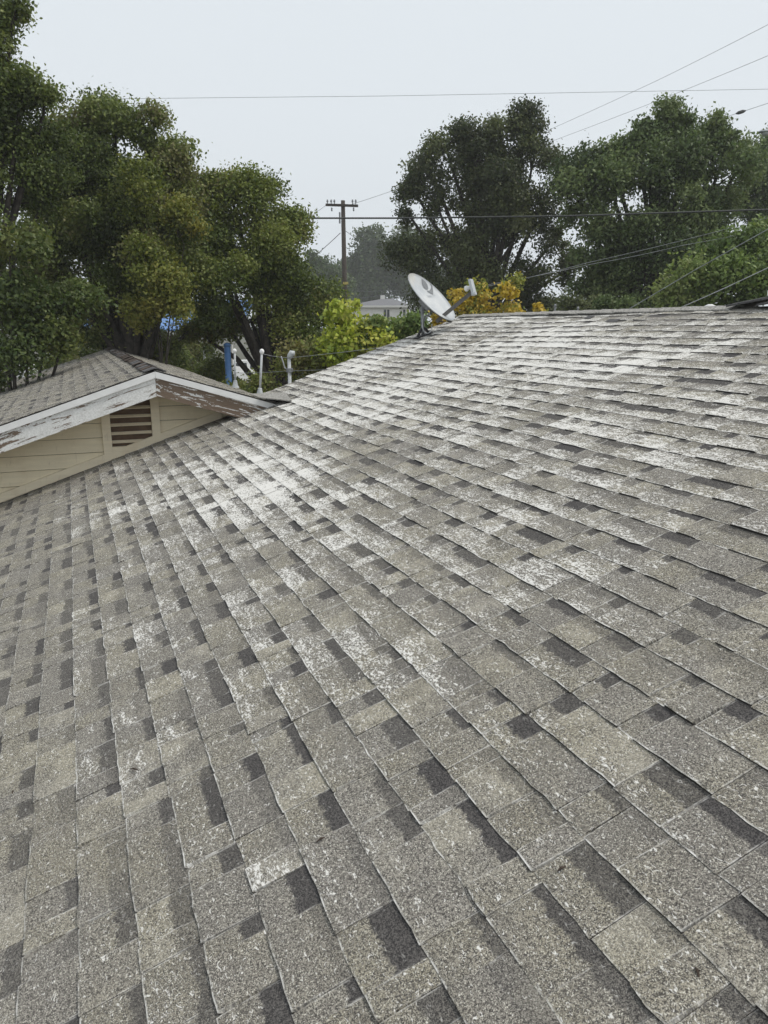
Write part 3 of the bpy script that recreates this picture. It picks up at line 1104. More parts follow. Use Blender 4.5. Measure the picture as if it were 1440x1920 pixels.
# ------------------------------------------------------------------ vegetation
def leaves_mesh(C, size, cols, r, asp=0.5, up=0.35, droop=0.0):
    out = C[:, 4:7]
    """C: (n,4) leaf centres with a tone column; returns verts, colours"""
    n = len(C)
    d = r.normal(size=(n, 3)); d[:, 2] -= droop
    d /= np.linalg.norm(d, axis=1)[:, None]
    nm = r.normal(size=(n, 3)) * .75 + out * .9; nm[:, 2] += up
    sd = np.cross(nm, d); sd /= np.linalg.norm(sd, axis=1)[:, None] + 1e-9
    L = size * (0.7 + 0.6 * r.random(n))[:, None]
    Wd = L * asp
    c = C[:, :3]
    nz = np.cross(d, sd)
    fold = nz * Wd * 0.12
    V = np.empty((n, 4, 3))
    V[:, 0] = c - d * L * .5
    V[:, 1] = c + sd * Wd * .5 + d * L * .05 + fold
    V[:, 2] = c + d * L * .5
    V[:, 3] = c - sd * Wd * .5 + d * L * .05 + fold
    cols = np.array(cols)
    idx = np.clip((C[:, 3] * len(cols)).astype(int), 0, len(cols) - 1)
    K = cols[idx] * 1.5 * (0.8 + 0.4 * r.random((n, 1)))
    K = np.clip(K + r.normal(0, 0.004, (n, 3)), 0.004, 1)
    return V.reshape(-1, 3), K


def leaf_object(name, V, K, parent, mat):
    n = len(V) // 4
    me = bpy.data.meshes.new(name)
    off = np.array(OFF.get(parent.name, Vector((0, 0, 0)))) if parent else np.zeros(3)
    me.vertices.add(n * 4)
    me.vertices.foreach_set('co', (V - off).astype(np.float32).ravel())
    me.loops.add(n * 4)
    me.loops.foreach_set('vertex_index', np.arange(n * 4, dtype=np.int32))
    me.polygons.add(n)
    me.polygons.foreach_set('loop_start', np.arange(0, n * 4, 4, dtype=np.int32))
    me.update(calc_edges=True)
    at_ = me.attributes.new('tint', 'FLOAT_COLOR', 'FACE')
    at_.data.foreach_set('color', np.concatenate([K, np.ones((n, 1))], 1).astype(np.float32).ravel())
    return link(name, me, mat, parent)


STATS = {'leaves': 0}
LAI_TUFT, TUFTS = 1.6, 1.8


def plant(name, label, cat, D, base_px, lobes, cols, leaf, dens, seed, group=None, trunk=0.2, limbs=True, kinds=None, asp=0.62,
          clump=0.16, gap=0.0, base_d=0.0, up=0.35, tonescale=0.8, flat=0.8, shell=0.42):
    """lobes: (px, py, rx_px, ry_px, depth offset[, density factor]) - foliage masses of one tree standing at level distance D"""
    r = np.random.default_rng(seed)
    b = at(base_px, 900, D + base_d)
    base = np.array([b[0], b[1], -0.05])
    t = thing(name, label, cat, tuple(base), group)
    allC, tips = [], []
    tuft = clump * 2.2
    leaf = leaf * 0.9
    for lb in lobes:
        px, py, rx, ry, do = lb[:5]
        df = lb[5] if len(lb) > 5 else 1.0
        dd = D + do
        c = at(px, py, dd)
        rw, rh = rx / F * dd, ry / F * dd
        rd = (rw + rh) / 2
        area = math.pi * rw * rh
        ncl = max(4, int(TUFTS * df * area / (math.pi * tuft * tuft * .85)))
        u = r.normal(size=(ncl, 3)); u /= np.linalg.norm(u, axis=1)[:, None]
        rad = r.random(ncl) ** shell
        # knobbly outline: radius changes with direction
        kn = np.array([1 + 0.42 * mnoise.noise(Vector(q * 2.2 + [seed, px * .1, 0])) + 0.12 * mnoise.noise(Vector(q * 5.0 + [seed, 0, py * .1])) for q in u])
        loc = u * (rad * kn)[:, None]
        cc = c + RT * (loc[:, :1] * rw) + FL * (loc[:, 1:2] * rd) + np.array([0, 0, 1.0]) * (loc[:, 2:] * rh)
        tips.append((c, rw, cc))
        for q in cc:
            rho = tuft * (0.6 + 0.7 * r.random())
            rho = min(rho, 0.8 * min(rw, rh) + .02)
            nl = int(LAI_TUFT * math.pi * rho * rho / (leaf * leaf * asp * 0.25) * (1 - gap))
            nl = max(nl, 8)
            v = r.normal(size=(nl, 3)); v[:, 2] += .35
            v /= np.linalg.norm(v, axis=1)[:, None]
            rr_ = (0.25 + 0.9 * r.random(nl) ** .7) * rho * (1 + .35 * np.sin(v[:, 0] * 5 + r.random() * 6) * np.sin(v[:, 1] * 5 + r.random() * 6))
            o_ = v * rr_[:, None] * np.array([1, 1, flat])
            o_ += r.normal(0, .20 * rho, (nl, 3))
            tone = 0.5 + 0.6 * mnoise.noise(Vector(q * tonescale + seed * 3.1)) + r.normal(0, .14)
            allC.append(np.concatenate([q + o_, np.clip(tone + r.normal(0, .12, nl), 0, .999)[:, None], v], 1))
    C = np.concatenate(allC)
    C = C[C[:, 2] > 0.05]
    STATS['leaves'] += len(C)
    V, K = leaves_mesh(C, leaf * 1.12, cols, r, asp, up)
    leaf_object('crown' if trunk > 0.05 else 'foliage', V, K, t, M['leaf'])
    # trunk, limbs and twigs
    mb = MB()
    top = max(tips, key=lambda q: q[0][2])[0]
    cen = np.mean([q[0] for q in tips], axis=0)
    fork = np.array([base[0] * .45 + cen[0] * .55, base[1] * .45 + cen[1] * .55, base[2] + (cen[2] - base[2]) * 0.55])
    bend = r.normal(0, .12, 3) * [1, 1, 0]
    mb.tube([base, base * .6 + fork * .4 + bend, fork], [trunk * 1.15, trunk * .85, trunk * .7], 9)
    if limbs:
        for c, rw, cc in tips:
            if c[2] < fork[2] - 1.0 and trunk > .1 and r.random() < .5:
                continue
            mid = fork * .5 + c * .5 + r.normal(0, .10, 3) * rw + [0, 0, .1 * rw]
            rr_ = trunk * .26
            mb.tube([fork, fork * .7 + mid * .3 + r.normal(0, .04, 3), mid, c * .8 + mid * .2 + r.normal(0, .05, 3), c], [trunk * .42, rr_, rr_ * .75, rr_ * .45, rr_ * .3], 6)
            if len(cc):
                for q in cc[r.choice(len(cc), min(len(cc), 9 if trunk > .1 else 4), replace=False)]:
                    mm = c * .5 + q * .5 + r.normal(0, .08, 3) * rw * .5
                    mb.tube([c * .9 + mid * .1, mm, q], [rr_ * .3, rr_ * .17, rr_ * .06], 4)
    mb.build('trunk' if trunk > 0.05 else 'stem', M['bark'], t, True)
    return t


OAK = [(.042, .058, .016), (.070, .094, .025), (.104, .130, .034), (.142, .165, .048), (.120, .118, .046)]
OAK_B = [(.048, .066, .016), (.080, .106, .024), (.118, .142, .032), (.155, .175, .048), (.135, .125, .045)]
VINE = [(.06, .080, .018), (.095, .115, .022), (.135, .145, .03), (.165, .155, .035)]
BROAD = [(.034, .050, .015), (.052, .074, .020), (.078, .100, .027), (.11, .125, .036)]
DARKOAK = [(.036, .046, .019), (.056, .068, .027), (.078, .094, .035), (.105, .118, .05)]
BIGTREE = [(.045, .066, .024), (.068, .096, .034), (.095, .128, .046), (.125, .155, .06)]
LIGHTG = [(.07, .105, .03), (.10, .14, .04), (.135, .18, .05), (.17, .20, .07)]
LIME = [(.14, .19, .03), (.22, .27, .035), (.29, .33, .05), (.34, .34, .07)]
HEDGE = [(.06, .10, .03), (.095, .14, .04), (.13, .18, .055), (.18, .21, .07)]
GOLD = [(.26, .21, .03), (.37, .27, .035), (.39, .30, .06), (.22, .23, .05), (.13, .16, .04)]
FAR = [(.030, .048, .018), (.045, .068, .024), (.060, .085, .030)]

plant('oak_tree', 'tall oak at the left edge reaching above the frame with sparse upper sprigs', 'tree', 13.5, -90,
      [(25, 30, 34, 36, 0, .30), (0, 70, 34, 30, 0, .3), (5, 140, 45, 45, 0, .7), (84, 168, 24, 18, .2, .45), (55, 165, 35, 30, 0, .5), (-110, 90, 80, 150, .3, .8), (-60, 290, 100, 90, 0),
       (25, 225, 60, 55, 0), (60, 290, 60, 45, .3, .9), (0, 375, 100, 40, .4, .35), (85, 350, 60, 50, .6, .6)],
      OAK, .062, 75, 1, 'oak trees behind the wing on the left', .24, gap=.06, clump=.13)
plant('oak_tree', 'broad dark oak with rounded top rising straight behind the wing ridge', 'tree', 16.5, 285,
      [(215, 212, 66, 40, 0, .8), (150, 235, 40, 36, 0, .7), (100, 250, 50, 40, .2, .7), (325, 330, 36, 40, .2, .7), (345, 410, 45, 50, .2, .8), (175, 265, 80, 50, 0), (275, 265, 45, 42, .2, .7), (300, 305, 30, 35, .2, .5), (120, 330, 110, 70, 0), (230, 350, 120, 80, 0), (140, 440, 110, 80, -.4), (310, 400, 80, 80, .3),
       (235, 470, 130, 90, -.6), (120, 535, 95, 60, 0, .8), (320, 505, 90, 66, 0), (230, 560, 100, 36, .4, .6), (150, 622, 60, 32, .5, .6), (110, 500, 55, 50, .4, .9), (215, 630, 50, 24, .2, .7), (300, 655, 55, 22, 1.0, .6), (160, 560, 55, 48, .3, .9), (350, 345, 40, 42, .2, .8), (350, 622, 55, 22, 1.2, .5), (70, 420, 60, 50, .4, .8), (250, 640, 60, 28, .6, .55)],
      OAK, .07, 62, 2, 'oak trees behind the wing on the left', .34, gap=.02, clump=.16)
plant('oak_tree', 'spreading olive green oak whose right flank ends beside the utility pole', 'tree', 17.5, 545,
      [(375, 350, 52, 42, 0, .9), (430, 362, 50, 42, 0, .9), (490, 375, 42, 38, 0, .8), (548, 420, 24, 36, 0, .45), (520, 440, 40, 40, 0, .6), (420, 430, 90, 65, 0), (480, 490, 90, 60, -.2), (545, 510, 52, 50, 0, .9),
       (440, 535, 105, 52, -.5), (550, 580, 55, 60, -.2), (590, 625, 38, 50, -.2), (548, 628, 52, 45, .3), (400, 585, 55, 24, .6, .6), (575, 670, 50, 40, .2), (390, 640, 60, 30, .6, .55), (470, 598, 60, 32, .4, .8), (490, 650, 44, 26, .8, .45)],
      OAK_B, .07, 62, 3, 'oak trees behind the wing on the left', .33, gap=.02, clump=.16)
plant('vine_tree', 'yellow green leafy climber hanging down the middle of the dark oaks', 'tree', 14.6, 300,
      [(270, 365, 40, 42, .6, .55), (335, 430, 26, 45, .6, .6), (295, 470, 36, 38, .2, .45), (290, 550, 48, 48, 0, .6), (330, 580, 36, 28, 0, .5), (265, 585, 32, 26, 0, .45)],
      VINE, .068, 48, 4, None, .07, gap=.12, clump=.15)
plant('broadleaf_tree', 'bright green broadleaf tree low at the left edge by the wing roof', 'tree', 12.0, -20,
      [(20, 450, 45, 40, 0, .6), (-5, 530, 60, 60, 0, .9), (60, 600, 50, 46, .2, .8), (20, 640, 70, 55, 0), (105, 615, 40, 34, .4, .7), (150, 580, 36, 34, .6, .6), (-10, 690, 45, 30, .3)],
      BROAD, .072, 48, 5, None, .13, gap=.04, clump=.17)
SH = [(115, 690, 45, 24, 0), (200, 662, 50, 16, 1.0), (325, 672, 70, 22, 1.6), (395, 692, 36, 26, 0.4)]
for i, (px, py, rx, ry, do) in enumerate(SH):
    plant('shrub', ['dark green shrub just past the far left corner of the wing roof', 'dark shrub peeping over the wing ridge', 'low dark shrub in front of the white carport edge',
                    'dense dark shrub left of the first white vent pipe'][i], 'shrub', 18 + do, px, [(px, py, rx, ry, 0), (px + rx * .4, py + ry * .8, rx * .7, ry, .2), (px - rx * .3, py + ry * .9, rx * .8, ry, .1)],
          OAK, .075, 58, 20 + i, 'shrubs beyond the wing roof', .04, gap=.05, clump=.15)
plant('shrub', 'olive green shrub behind the service mast and roof valley', 'shrub', 14.5, 600,
      [(560, 695, 55, 40, 0), (610, 680, 45, 40, .2), (500, 722, 50, 22, 0), (465, 738, 45, 26, 0)], OAK_B, .07, 60, 30, 'shrubs beyond the wing roof', .04, gap=0, clump=.14)
for i, (px, py, rx, ry, dd) in enumerate([(300, 655, 90, 20, 30), (170, 660, 60, 18, 31), (560, 650, 60, 26, 30)]):
    plant('hedge', ['dark hedge under the blue carport canopy between the oak trunks', 'dark hedge behind the left slope of the wing roof', 'dark hedge behind the service mast and olive shrub'][i], 'hedge', dd, px,
          [(px - rx * .5, py, rx * .6, ry, 0), (px + rx * .5, py, rx * .6, ry, 0), (px, py + ry, rx, ry, 0), (px, py + ry * 2.4, rx, ry, 0)], OAK, .10, 40, 50 + i, 'hedges in the yard behind the oaks', .05, gap=0, clump=.2)
plant('lime_bush', 'bright yellow green bush under the utility pole', 'bush', 14.0, 660,
      [(645, 612, 38, 30, 0, .9), (690, 640, 48, 32, 0), (640, 650, 42, 40, 0, .9), (628, 590, 14, 16, 0, .5), (666, 572, 6, 16, 0, .5), (718, 628, 20, 16, 0, .5)], LIME, .095, 50, 6, None, .04, gap=.02, clump=.15)
plant('hedge_bush', 'fresh green bush between the lime bush and the satellite dish', 'bush', 14.0, 760,
      [(742, 620, 38, 20, 0), (783, 602, 18, 22, 0), (715, 612, 26, 14, 0, .7), (762, 608, 24, 15, 0, .7), (715, 640, 40, 24, 0), (770, 634, 34, 26, 0)], HEDGE, .075, 62, 7, None, .04, gap=0, clump=.13)
plant('golden_bush', 'golden yellow autumn bush behind the dish and the ridge', 'bush', 14.5, 910,
      [(868, 570, 16, 24, 0, .9), (900, 575, 26, 28, 0), (955, 545, 17, 26, 0, .8), (960, 577, 16, 22, 0), (912, 592, 42, 18, 0), (815, 605, 14, 18, -.4, .7)], GOLD, .075, 55, 8, None, .04, gap=.02, clump=.10, tonescale=3.5)
plant('golden_sprig', 'small golden sprig poking above the ridge right of the autumn bush', 'bush', 13.5, 1010, [(1010, 583, 8, 8, 0)], GOLD, .08, 80, 9, None, .012, clump=.06, gap=-2)
plant('oak_tree', 'dark open oak right of the pole with sky showing between its limbs', 'tree', 27.0, 915,
      [(835, 262, 38, 28, 0, .8), (890, 245, 40, 30, 0, .75), (915, 285, 65, 42, 0), (985, 232, 27, 24, 0, .8), (942, 246, 36, 28, 0, .9), (985, 262, 38, 26, 0), (1000, 300, 30, 36, 0, .8), (800, 300, 34, 30, 0, .8), (770, 345, 24, 34, 0, .7), (762, 395, 16, 30, 0, .45),
       (880, 325, 75, 38, 0), (950, 350, 60, 60, 0), (820, 385, 40, 22, 0, .45), (900, 400, 60, 40, .3), (790, 450, 48, 45, 0, .85), (860, 450, 60, 50, 0), (970, 430, 65, 60, 0), (1010, 500, 40, 50, 0, .8), (770, 510, 38, 40, 0, .9), (830, 540, 60, 45, 0), (960, 530, 60, 45, 0, .9),
       (1060, 505, 26, 30, .5, .45), (1046, 320, 14, 30, .5, .4), (1045, 440, 14, 40, .5, .4), (900, 500, 60, 40, 1.0, .6), (1020, 565, 45, 30, .3)],
      DARKOAK, .10, 24, 10, None, .42, gap=.08, clump=.24)
plant('maple_tree', 'large dense green tree with knobbly rounded top filling the right side', 'tree', 24.0, 1240,
      [(1095, 320, 42, 34, 0), (1150, 290, 40, 26, 0, .9), (1195, 268, 32, 26, 0, .8), (1250, 238, 30, 30, 0, .8), (1215, 250, 20, 20, 0, .7), (1282, 248, 22, 24, 0, .7), (1310, 290, 44, 36, 0), (1350, 243, 22, 20, 0, .75), (1360, 290, 34, 34, 0), (1393, 285, 14, 18, 0, .5),
       (1085, 375, 36, 45, 0), (1150, 350, 65, 50, -.3), (1240, 325, 65, 55, -.3), (1330, 350, 65, 50, -.2), (1110, 440, 55, 50, 0, .9), (1190, 430, 75, 55, -.6), (1290, 420, 75, 55, -.5), (1360, 430, 45, 50, .2, .9),
       (1140, 510, 60, 45, 0), (1230, 510, 80, 50, -.6), (1175, 475, 50, 40, -.2), (1190, 570, 100, 35, -.4), (1300, 500, 60, 50, 0), (1100, 550, 50, 35, .3, .8)],
      BIGTREE, .105, 30, 11, None, .4, gap=.0, clump=.22)
plant('broadleaf_tree', 'darker green tree at the far right edge behind the street lamp', 'tree', 31.0, 1470,
      [(1415, 318, 32, 28, 0, 1.2), (1460, 300, 50, 40, 0, 1.2), (1440, 345, 40, 30, 0), (1420, 365, 36, 34, 0), (1470, 400, 60, 60, 0), (1405, 400, 20, 30, 0, .6)], BIGTREE, .11, 24, 12, None, .3, gap=.05, clump=.24)
plant('broadleaf_tree', 'lighter green tree in the lower right corner above the ridge caps', 'tree', 18.0, 1400,
      [(1340, 480, 50, 36, 0), (1400, 455, 40, 34, 0), (1380, 520, 75, 45, -.2), (1300, 550, 50, 40, 0), (1440, 500, 50, 70, 0), (1430, 430, 24, 16, 0, .7), (1400, 570, 80, 30, -.2), (1320, 575, 50, 24, -.2), (1275, 578, 40, 24, -.1)],
      LIGHTG, .10, 42, 13, None, .2, gap=.0, clump=.19)
for i, (px, py, rx, ry, dd) in enumerate([(1080, 575, 36, 26, 22), (1160, 580, 46, 18, 19.5)]):
    plant('shrub', ['rounded dark shrub behind the ridge in the gap between the two right trees', 'low green shrub along the ridge under the dense right tree'][i], 'shrub', dd, px,
          [(px, py, rx, ry, 0), (px + 20, py + 10, rx, ry, 0)], DARKOAK if i == 0 else BIGTREE, .085, 45, 40 + i, 'shrubs beyond the ridge', .04, gap=0, clump=.16)
plant('far_tree', 'hazy tall tree right of the utility pole in the distance', 'tree', 125, 715,
      [(705, 450, 26, 20, 0), (720, 480, 44, 36, 0), (690, 490, 24, 30, 0), (745, 470, 26, 40, 0), (710, 535, 60, 38, 0), (735, 515, 36, 44, 0), (680, 530, 36, 36, 0)], FAR, .5, 3.0, 14, 'hazy trees in the distance', .5, clump=1.0, gap=0.0)
plant('far_tree', 'hazy tree left of the utility pole beside the oak', 'tree', 95, 595,
      [(590, 492, 15, 18, 0), (600, 520, 28, 30, 0), (620, 550, 36, 36, 0), (585, 560, 30, 40, 0)], FAR, .38, 5.0, 15, 'hazy trees in the distance', .35, clump=.75, gap=0.0)
plant('far_tree', 'low hazy tree directly behind the utility pole', 'tree', 140, 640,
      [(612, 530, 30, 26, 0), (630, 512, 24, 20, 0), (660, 505, 24, 26, 0), (680, 520, 30, 30, 0), (640, 550, 50, 30, 0), (670, 560, 40, 30, 0)], FAR, .55, 2.5, 16, 'hazy trees in the distance', .35, clump=1.1, gap=0.0)
plant('far_tree', 'wide hazy tree behind the white house roof', 'tree', 135, 790,
      [(770, 530, 50, 40, 0), (830, 540, 50, 40, 0), (760, 490, 30, 30, 0), (790, 560, 60, 30, 0)], FAR, .55, 2.5, 17, 'hazy trees in the distance', .45, clump=1.1, gap=0.0)

# ------------------------------------------------------------------ utility pole
PD = 45.0
pb_ = at(648, 620, PD)
pole = thing('utility_pole', 'brown wooden utility pole with one crossarm between the trees', 'utility pole', (pb_[0], pb_[1], 0))
ptop = at(643, 376, PD)
MB().tube([(pb_[0], pb_[1], -.2), (pb_[0], pb_[1], 4), ptop], [.17, .155, .115], 12).build('pole', M['pole_wood'], pole, True)
ca = at(641, 385, PD - .16)
cdir = at(672, 386, PD - .16) - at(611, 384, PD - .16); clen = np.linalg.norm(cdir); cdir /= clen
side_ = np.cross(cdir, [0, 0, 1.0])
MB().box(ca, (clen, .10, .13), np.stack([cdir, side_, np.cross(side_, cdir) * -1], 1)).build('crossarm', M['pole_wood'], pole)
for px in (614, 621, 627, 661, 667):
    b = at(px, 383, PD - .16)
    MB().lathe(b, [(.02, 0), (.02, .10), (.055, .11), (.06, .16), (.035, .18), (.05, .2), (.03, .25)], 10).build('insulator', M['grey_metal'], pole, True)
for px in (622, 663):
    b = at(px, 387, PD - .16)
    MB().lathe(b - [0, 0, .25], [(.03, 0), (.05, .05), (.03, .1), (.05, .14), (.02, .2)], 10).build('insulator', M['grey_metal'], pole, True)
bx = MB(); bx.tube([at(637, 398, PD - .1), at(637, 419, PD - .1)], .05, 8); bx.build('conductor_riser', M['grey_metal'], pole)
yl = MB(); yl.box(at(648, 531, PD - .18), (.30, .05, .14), np.stack([RT, FL, [0, 0, 1]], 1)); yl.build('marker_band', simple('yellow_marker', (.45, .36, .10), .7), pole)

# ------------------------------------------------------------------ wires
OW = 'overhead wires'
cable('power_wire', [at(40, 187, 30), at(720, 180, 30), at(1500, 166, 30)], .0065, M['wire_thin'], 'thin level wire high across the whole sky', OW, .0, 16)
cable('main_cable', [at(-60, 398, 20), at(560, 409, 20), at(740, 409, 20), at(1060, 405, 20), at(1500, 391, 20)], .022, M['wire'], 'thick dark cable crossing level below the crossarm', OW, .0, 12, 'cable')
cable('power_wire', [at(985, 263, 40), at(1230, 152, 32), at(1500, 15, 24)], .0065, M['wire_thin'], 'upper slanting wire climbing to the top right corner', OW, .02, 12)
cable('power_wire', [at(985, 283, 40), at(1230, 190, 32), at(1500, 79, 24)], .0065, M['wire_thin'], 'lower slanting wire parallel to the topmost one on the right', OW, .02, 12)
spw = cable('power_wire', [at(1290, 242, 26), at(1390, 210, 25), at(1500, 174, 24)], .0065, M['wire_thin'], 'short slanting wire with a splice near the right edge', OW, .0, 8)
sp = MB(); sp.tube([at(1380, 213, 25), at(1385, 211.5, 25), at(1393, 209, 25), at(1398, 207.5, 25)], [.02, .05, .05, .02], 8); sp.build('splice', M['wire'], spw)
cable('service_drop', [at(870, 545, 16), at(1100, 493, 17), at(1440, 408, 18), at(1520, 388, 18)], .0055, M['wire_thin'], 'upper of two service wires rising right in front of the right trees', OW, .03, 12)
cable('service_drop', [at(890, 538, 16), at(1110, 495, 17), at(1280, 460, 17.5), at(1520, 412, 18)], .0055, M['wire_thin'], 'lower of two service wires rising right in front of the right trees', OW, .02, 12)
cable('service_drop', [at(1245, 590, 9), at(1440, 502, 9.5), at(1540, 455, 9.8)], .0055, M['wire_thin'], 'pale service cable rising steeply behind the ridge caps', OW, .01, 12)
cable('service_drop', [at(1170, 585, 12), at(1300, 508, 12), at(1520, 385, 12)], .006, M['wire_thin'], 'very thin slanted wire left of the pale service cable', OW, .0, 12)
cable('pole_wire', [at(660, 383, PD), at(800, 335, 42), at(990, 283, 40)], .010, M['wire_thin'], 'faint wire from the crossarm into the dark open oak', OW, .02, 12)
cable('pole_wire', [at(614, 383, PD), at(560, 420, 50), at(480, 470, 56)], .010, M['wire_thin'], 'faint wire from the crossarm down to the left oak', OW, .02, 12)
cable('pole_wire', [at(638, 437, PD), at(596, 475, 50), at(540, 520, 56)], .018, M['wire'], 'lower dark wire from mid pole sloping left', OW, .02, 12)
cable('pole_wire', [at(648, 433, PD), at(690, 462, 52), at(740, 490, 60)], .014, M['wire'], 'dark wire from mid pole sloping right behind the far trees', OW, .02, 12)
cable('pole_wire', [at(648, 545, PD), at(720, 545.5, 40), at(900, 536, 32)], .009, M['wire_thin'], 'upper low wire passing behind the dish from the pole', OW, .02, 12)
cable('pole_wire', [at(648, 561, PD), at(720, 553, 40), at(900, 541, 32)], .009, M['wire_thin'], 'lower low wire passing behind the dish from the pole', OW, .02, 12)

# ------------------------------------------------------------------ street lamp at the right edge (pole stands outside the frame)
LD = 26.0
lp_ = at(1580, 620, LD)
lamp = thing('street_lamp', 'grey street lamp head reaching in at the right edge', 'street lamp', (lp_[0], lp_[1], 0))
hd = at(1440, 248, LD)
MB().tube([(lp_[0], lp_[1], 0), (lp_[0], lp_[1], 4), (lp_[0], lp_[1], hd[2] - .2)], [.11, .09, .06], 12).build('pole', M['grey_metal'], lamp, True)
tp = np.array([lp_[0], lp_[1], hd[2] - .25])
MB().tube([tp, tp * .6 + hd * .4 + [0, 0, .15], tp * .2 + hd * .8 + [0, 0, .08], hd + RT * .1], .03, 8).build('arm', M['grey_metal'], lamp, True)
hb = MB()
prof = [(-.32, .03, .02), (-.26, .10, .045), (-.1, .14, .07), (.12, .13, .075), (.25, .06, .05), (.3, .035, .035)]
vs, f_ = [], []
for x, hw, hh in prof:
    for k in range(10):
        g_ = 2 * math.pi * k / 10
        vs.append(hd + RT * x + FL * hw * math.cos(g_) + np.array([0, 0, 1]) * hh * math.sin(g_) * (1 if math.sin(g_) > 0 else .4))
for i in range(len(prof) - 1):
    for k in range(10):
        f_.append((i * 10 + k, i * 10 + (k + 1) % 10, (i + 1) * 10 + (k + 1) % 10, (i + 1) * 10 + k))
f_ += [tuple(range(10))[::-1], tuple(50 + k for k in range(10))]
hb.add(vs, f_); head = hb.build('lamp_head', M['grey_metal'], lamp, True)
MB().lathe(hd - RT * .08 - [0, 0, .02], [(.11, 0), (.10, -.04), (.06, -.075), (.01, -.085)], 12).build('lens', M['lens'], head, True)

# ------------------------------------------------------------------ far white house
HD = 85.0
hl, hr = at(655, 590, HD), at(768, 590, HD)
ez = at(700, 573, HD)[2]
ax_ = (hr - hl); ax_[2] = 0; hw_ = np.linalg.norm(ax_); ax_ /= hw_
dp = np.array([-ax_[1], ax_[0], 0]) if np.dot([-ax_[1], ax_[0], 0], FL) > 0 else np.array([ax_[1], -ax_[0], 0])
c0 = np.array([hl[0], hl[1], 0])
far = thing('white_house', 'white two storey house with hipped grey roof far beyond the bushes', 'house', tuple(c0))
mb = MB(); mb.prism([c0, c0 + ax_ * hw_, c0 + ax_ * hw_ + dp * 8, c0 + dp * 8], (0, 0, ez)); mb.build('wall', M['farwhite'], far)
o_ = .35
e = [c0 - ax_ * o_ - dp * o_, c0 + ax_ * (hw_ + o_) - dp * o_, c0 + ax_ * (hw_ + o_) + dp * (8 + o_), c0 - ax_ * o_ + dp * (8 + o_)]
e = [p + np.array([0, 0, ez]) for p in e]
rz_ = at(725, 566, HD + 4)[2]
ra, rb = c0 + ax_ * (hw_ * .55) + dp * 4, c0 + ax_ * (hw_ * .72) + dp * 4
ra = np.array([ra[0], ra[1], rz_ + .35]); rb = np.array([rb[0], rb[1], rz_ + .35])
mb = MB(); mb.add(e + [ra, rb], [(0, 1, 5, 4), (1, 2, 5), (2, 3, 4, 5), (3, 0, 4), (3, 2, 1, 0)]); rf = mb.build('roof', M['farroof'], far)
mb = MB(); mb.box((e[0] + e[1]) / 2 - [0, 0, .1], (hw_ + .7, .12, .2), np.stack([ax_, dp, [0, 0, 1]], 1)); mb.build('gutter', M['farwhite'], far)
mb = MB(); mb.box(ra + [0, 0, .15], (.5, .5, .5), np.stack([ax_, dp, [0, 0, 1]], 1)); mb.build('chimney', M['farwhite'], rf)
for px in (722, 728, 758):
    p = at(px, 586, HD - .02); p[2] = ez - .95
    q = c0 + ax_ * ((p - c0) @ ax_) - dp * .03
    mb = MB(); mb.box((q[0], q[1], p[2]), (.36, .06, 1.2), np.stack([ax_, dp, [0, 0, 1]], 1)); wn = mb.build('window', M['farwhite'], far)
    mb = MB(); mb.box((q[0] - dp[0] * .035, q[1] - dp[1] * .035, p[2]), (.26, .02, 1.05), np.stack([ax_, dp, [0, 0, 1]], 1)); mb.build('pane', M['glass'], wn)

# ------------------------------------------------------------------ carport, vehicles and yard things seen through the foliage
CD = 21.0
a, b = at(85, 640, CD), at(440, 640, CD)
ax_ = b - a; ax_[2] = 0; cw = np.linalg.norm(ax_); ax_ /= cw
dp = np.array([-ax_[1], ax_[0], 0]); dp = dp if dp @ FL > 0 else -dp
zt = at(260, 622, CD)[2]
cp = thing('carport', 'blue topped carport with white edge behind the wing roof', 'carport', (a[0], a[1], 0))
mb = MB(); mb.prism([(a[0], a[1], zt), tuple(np.array([b[0], b[1], zt])), tuple(np.array([b[0], b[1], zt + .9]) + dp * 4), tuple(np.array([a[0], a[1], zt + .9]) + dp * 4)], (0, 0, .06)); mb.build('canopy', M['blue'], cp)
mb = MB(); mb.box((np.array([a[0], a[1], zt - .09]) + np.array([b[0], b[1], zt - .09])) / 2 - dp * .03, (cw, .05, .22), np.stack([ax_, dp, [0, 0, 1]], 1)); mb.build('fascia', M['white'], cp)
for t in (0.02, .34, .66, .98):
    for d2 in (0.05, 3.9):
        q = np.array([a[0], a[1], 0]) + ax_ * cw * t + dp * d2
        MB().tube([q, q + [0, 0, zt - .05 + d2 * .22]], .04, 8).build('post', M['white'], cp)


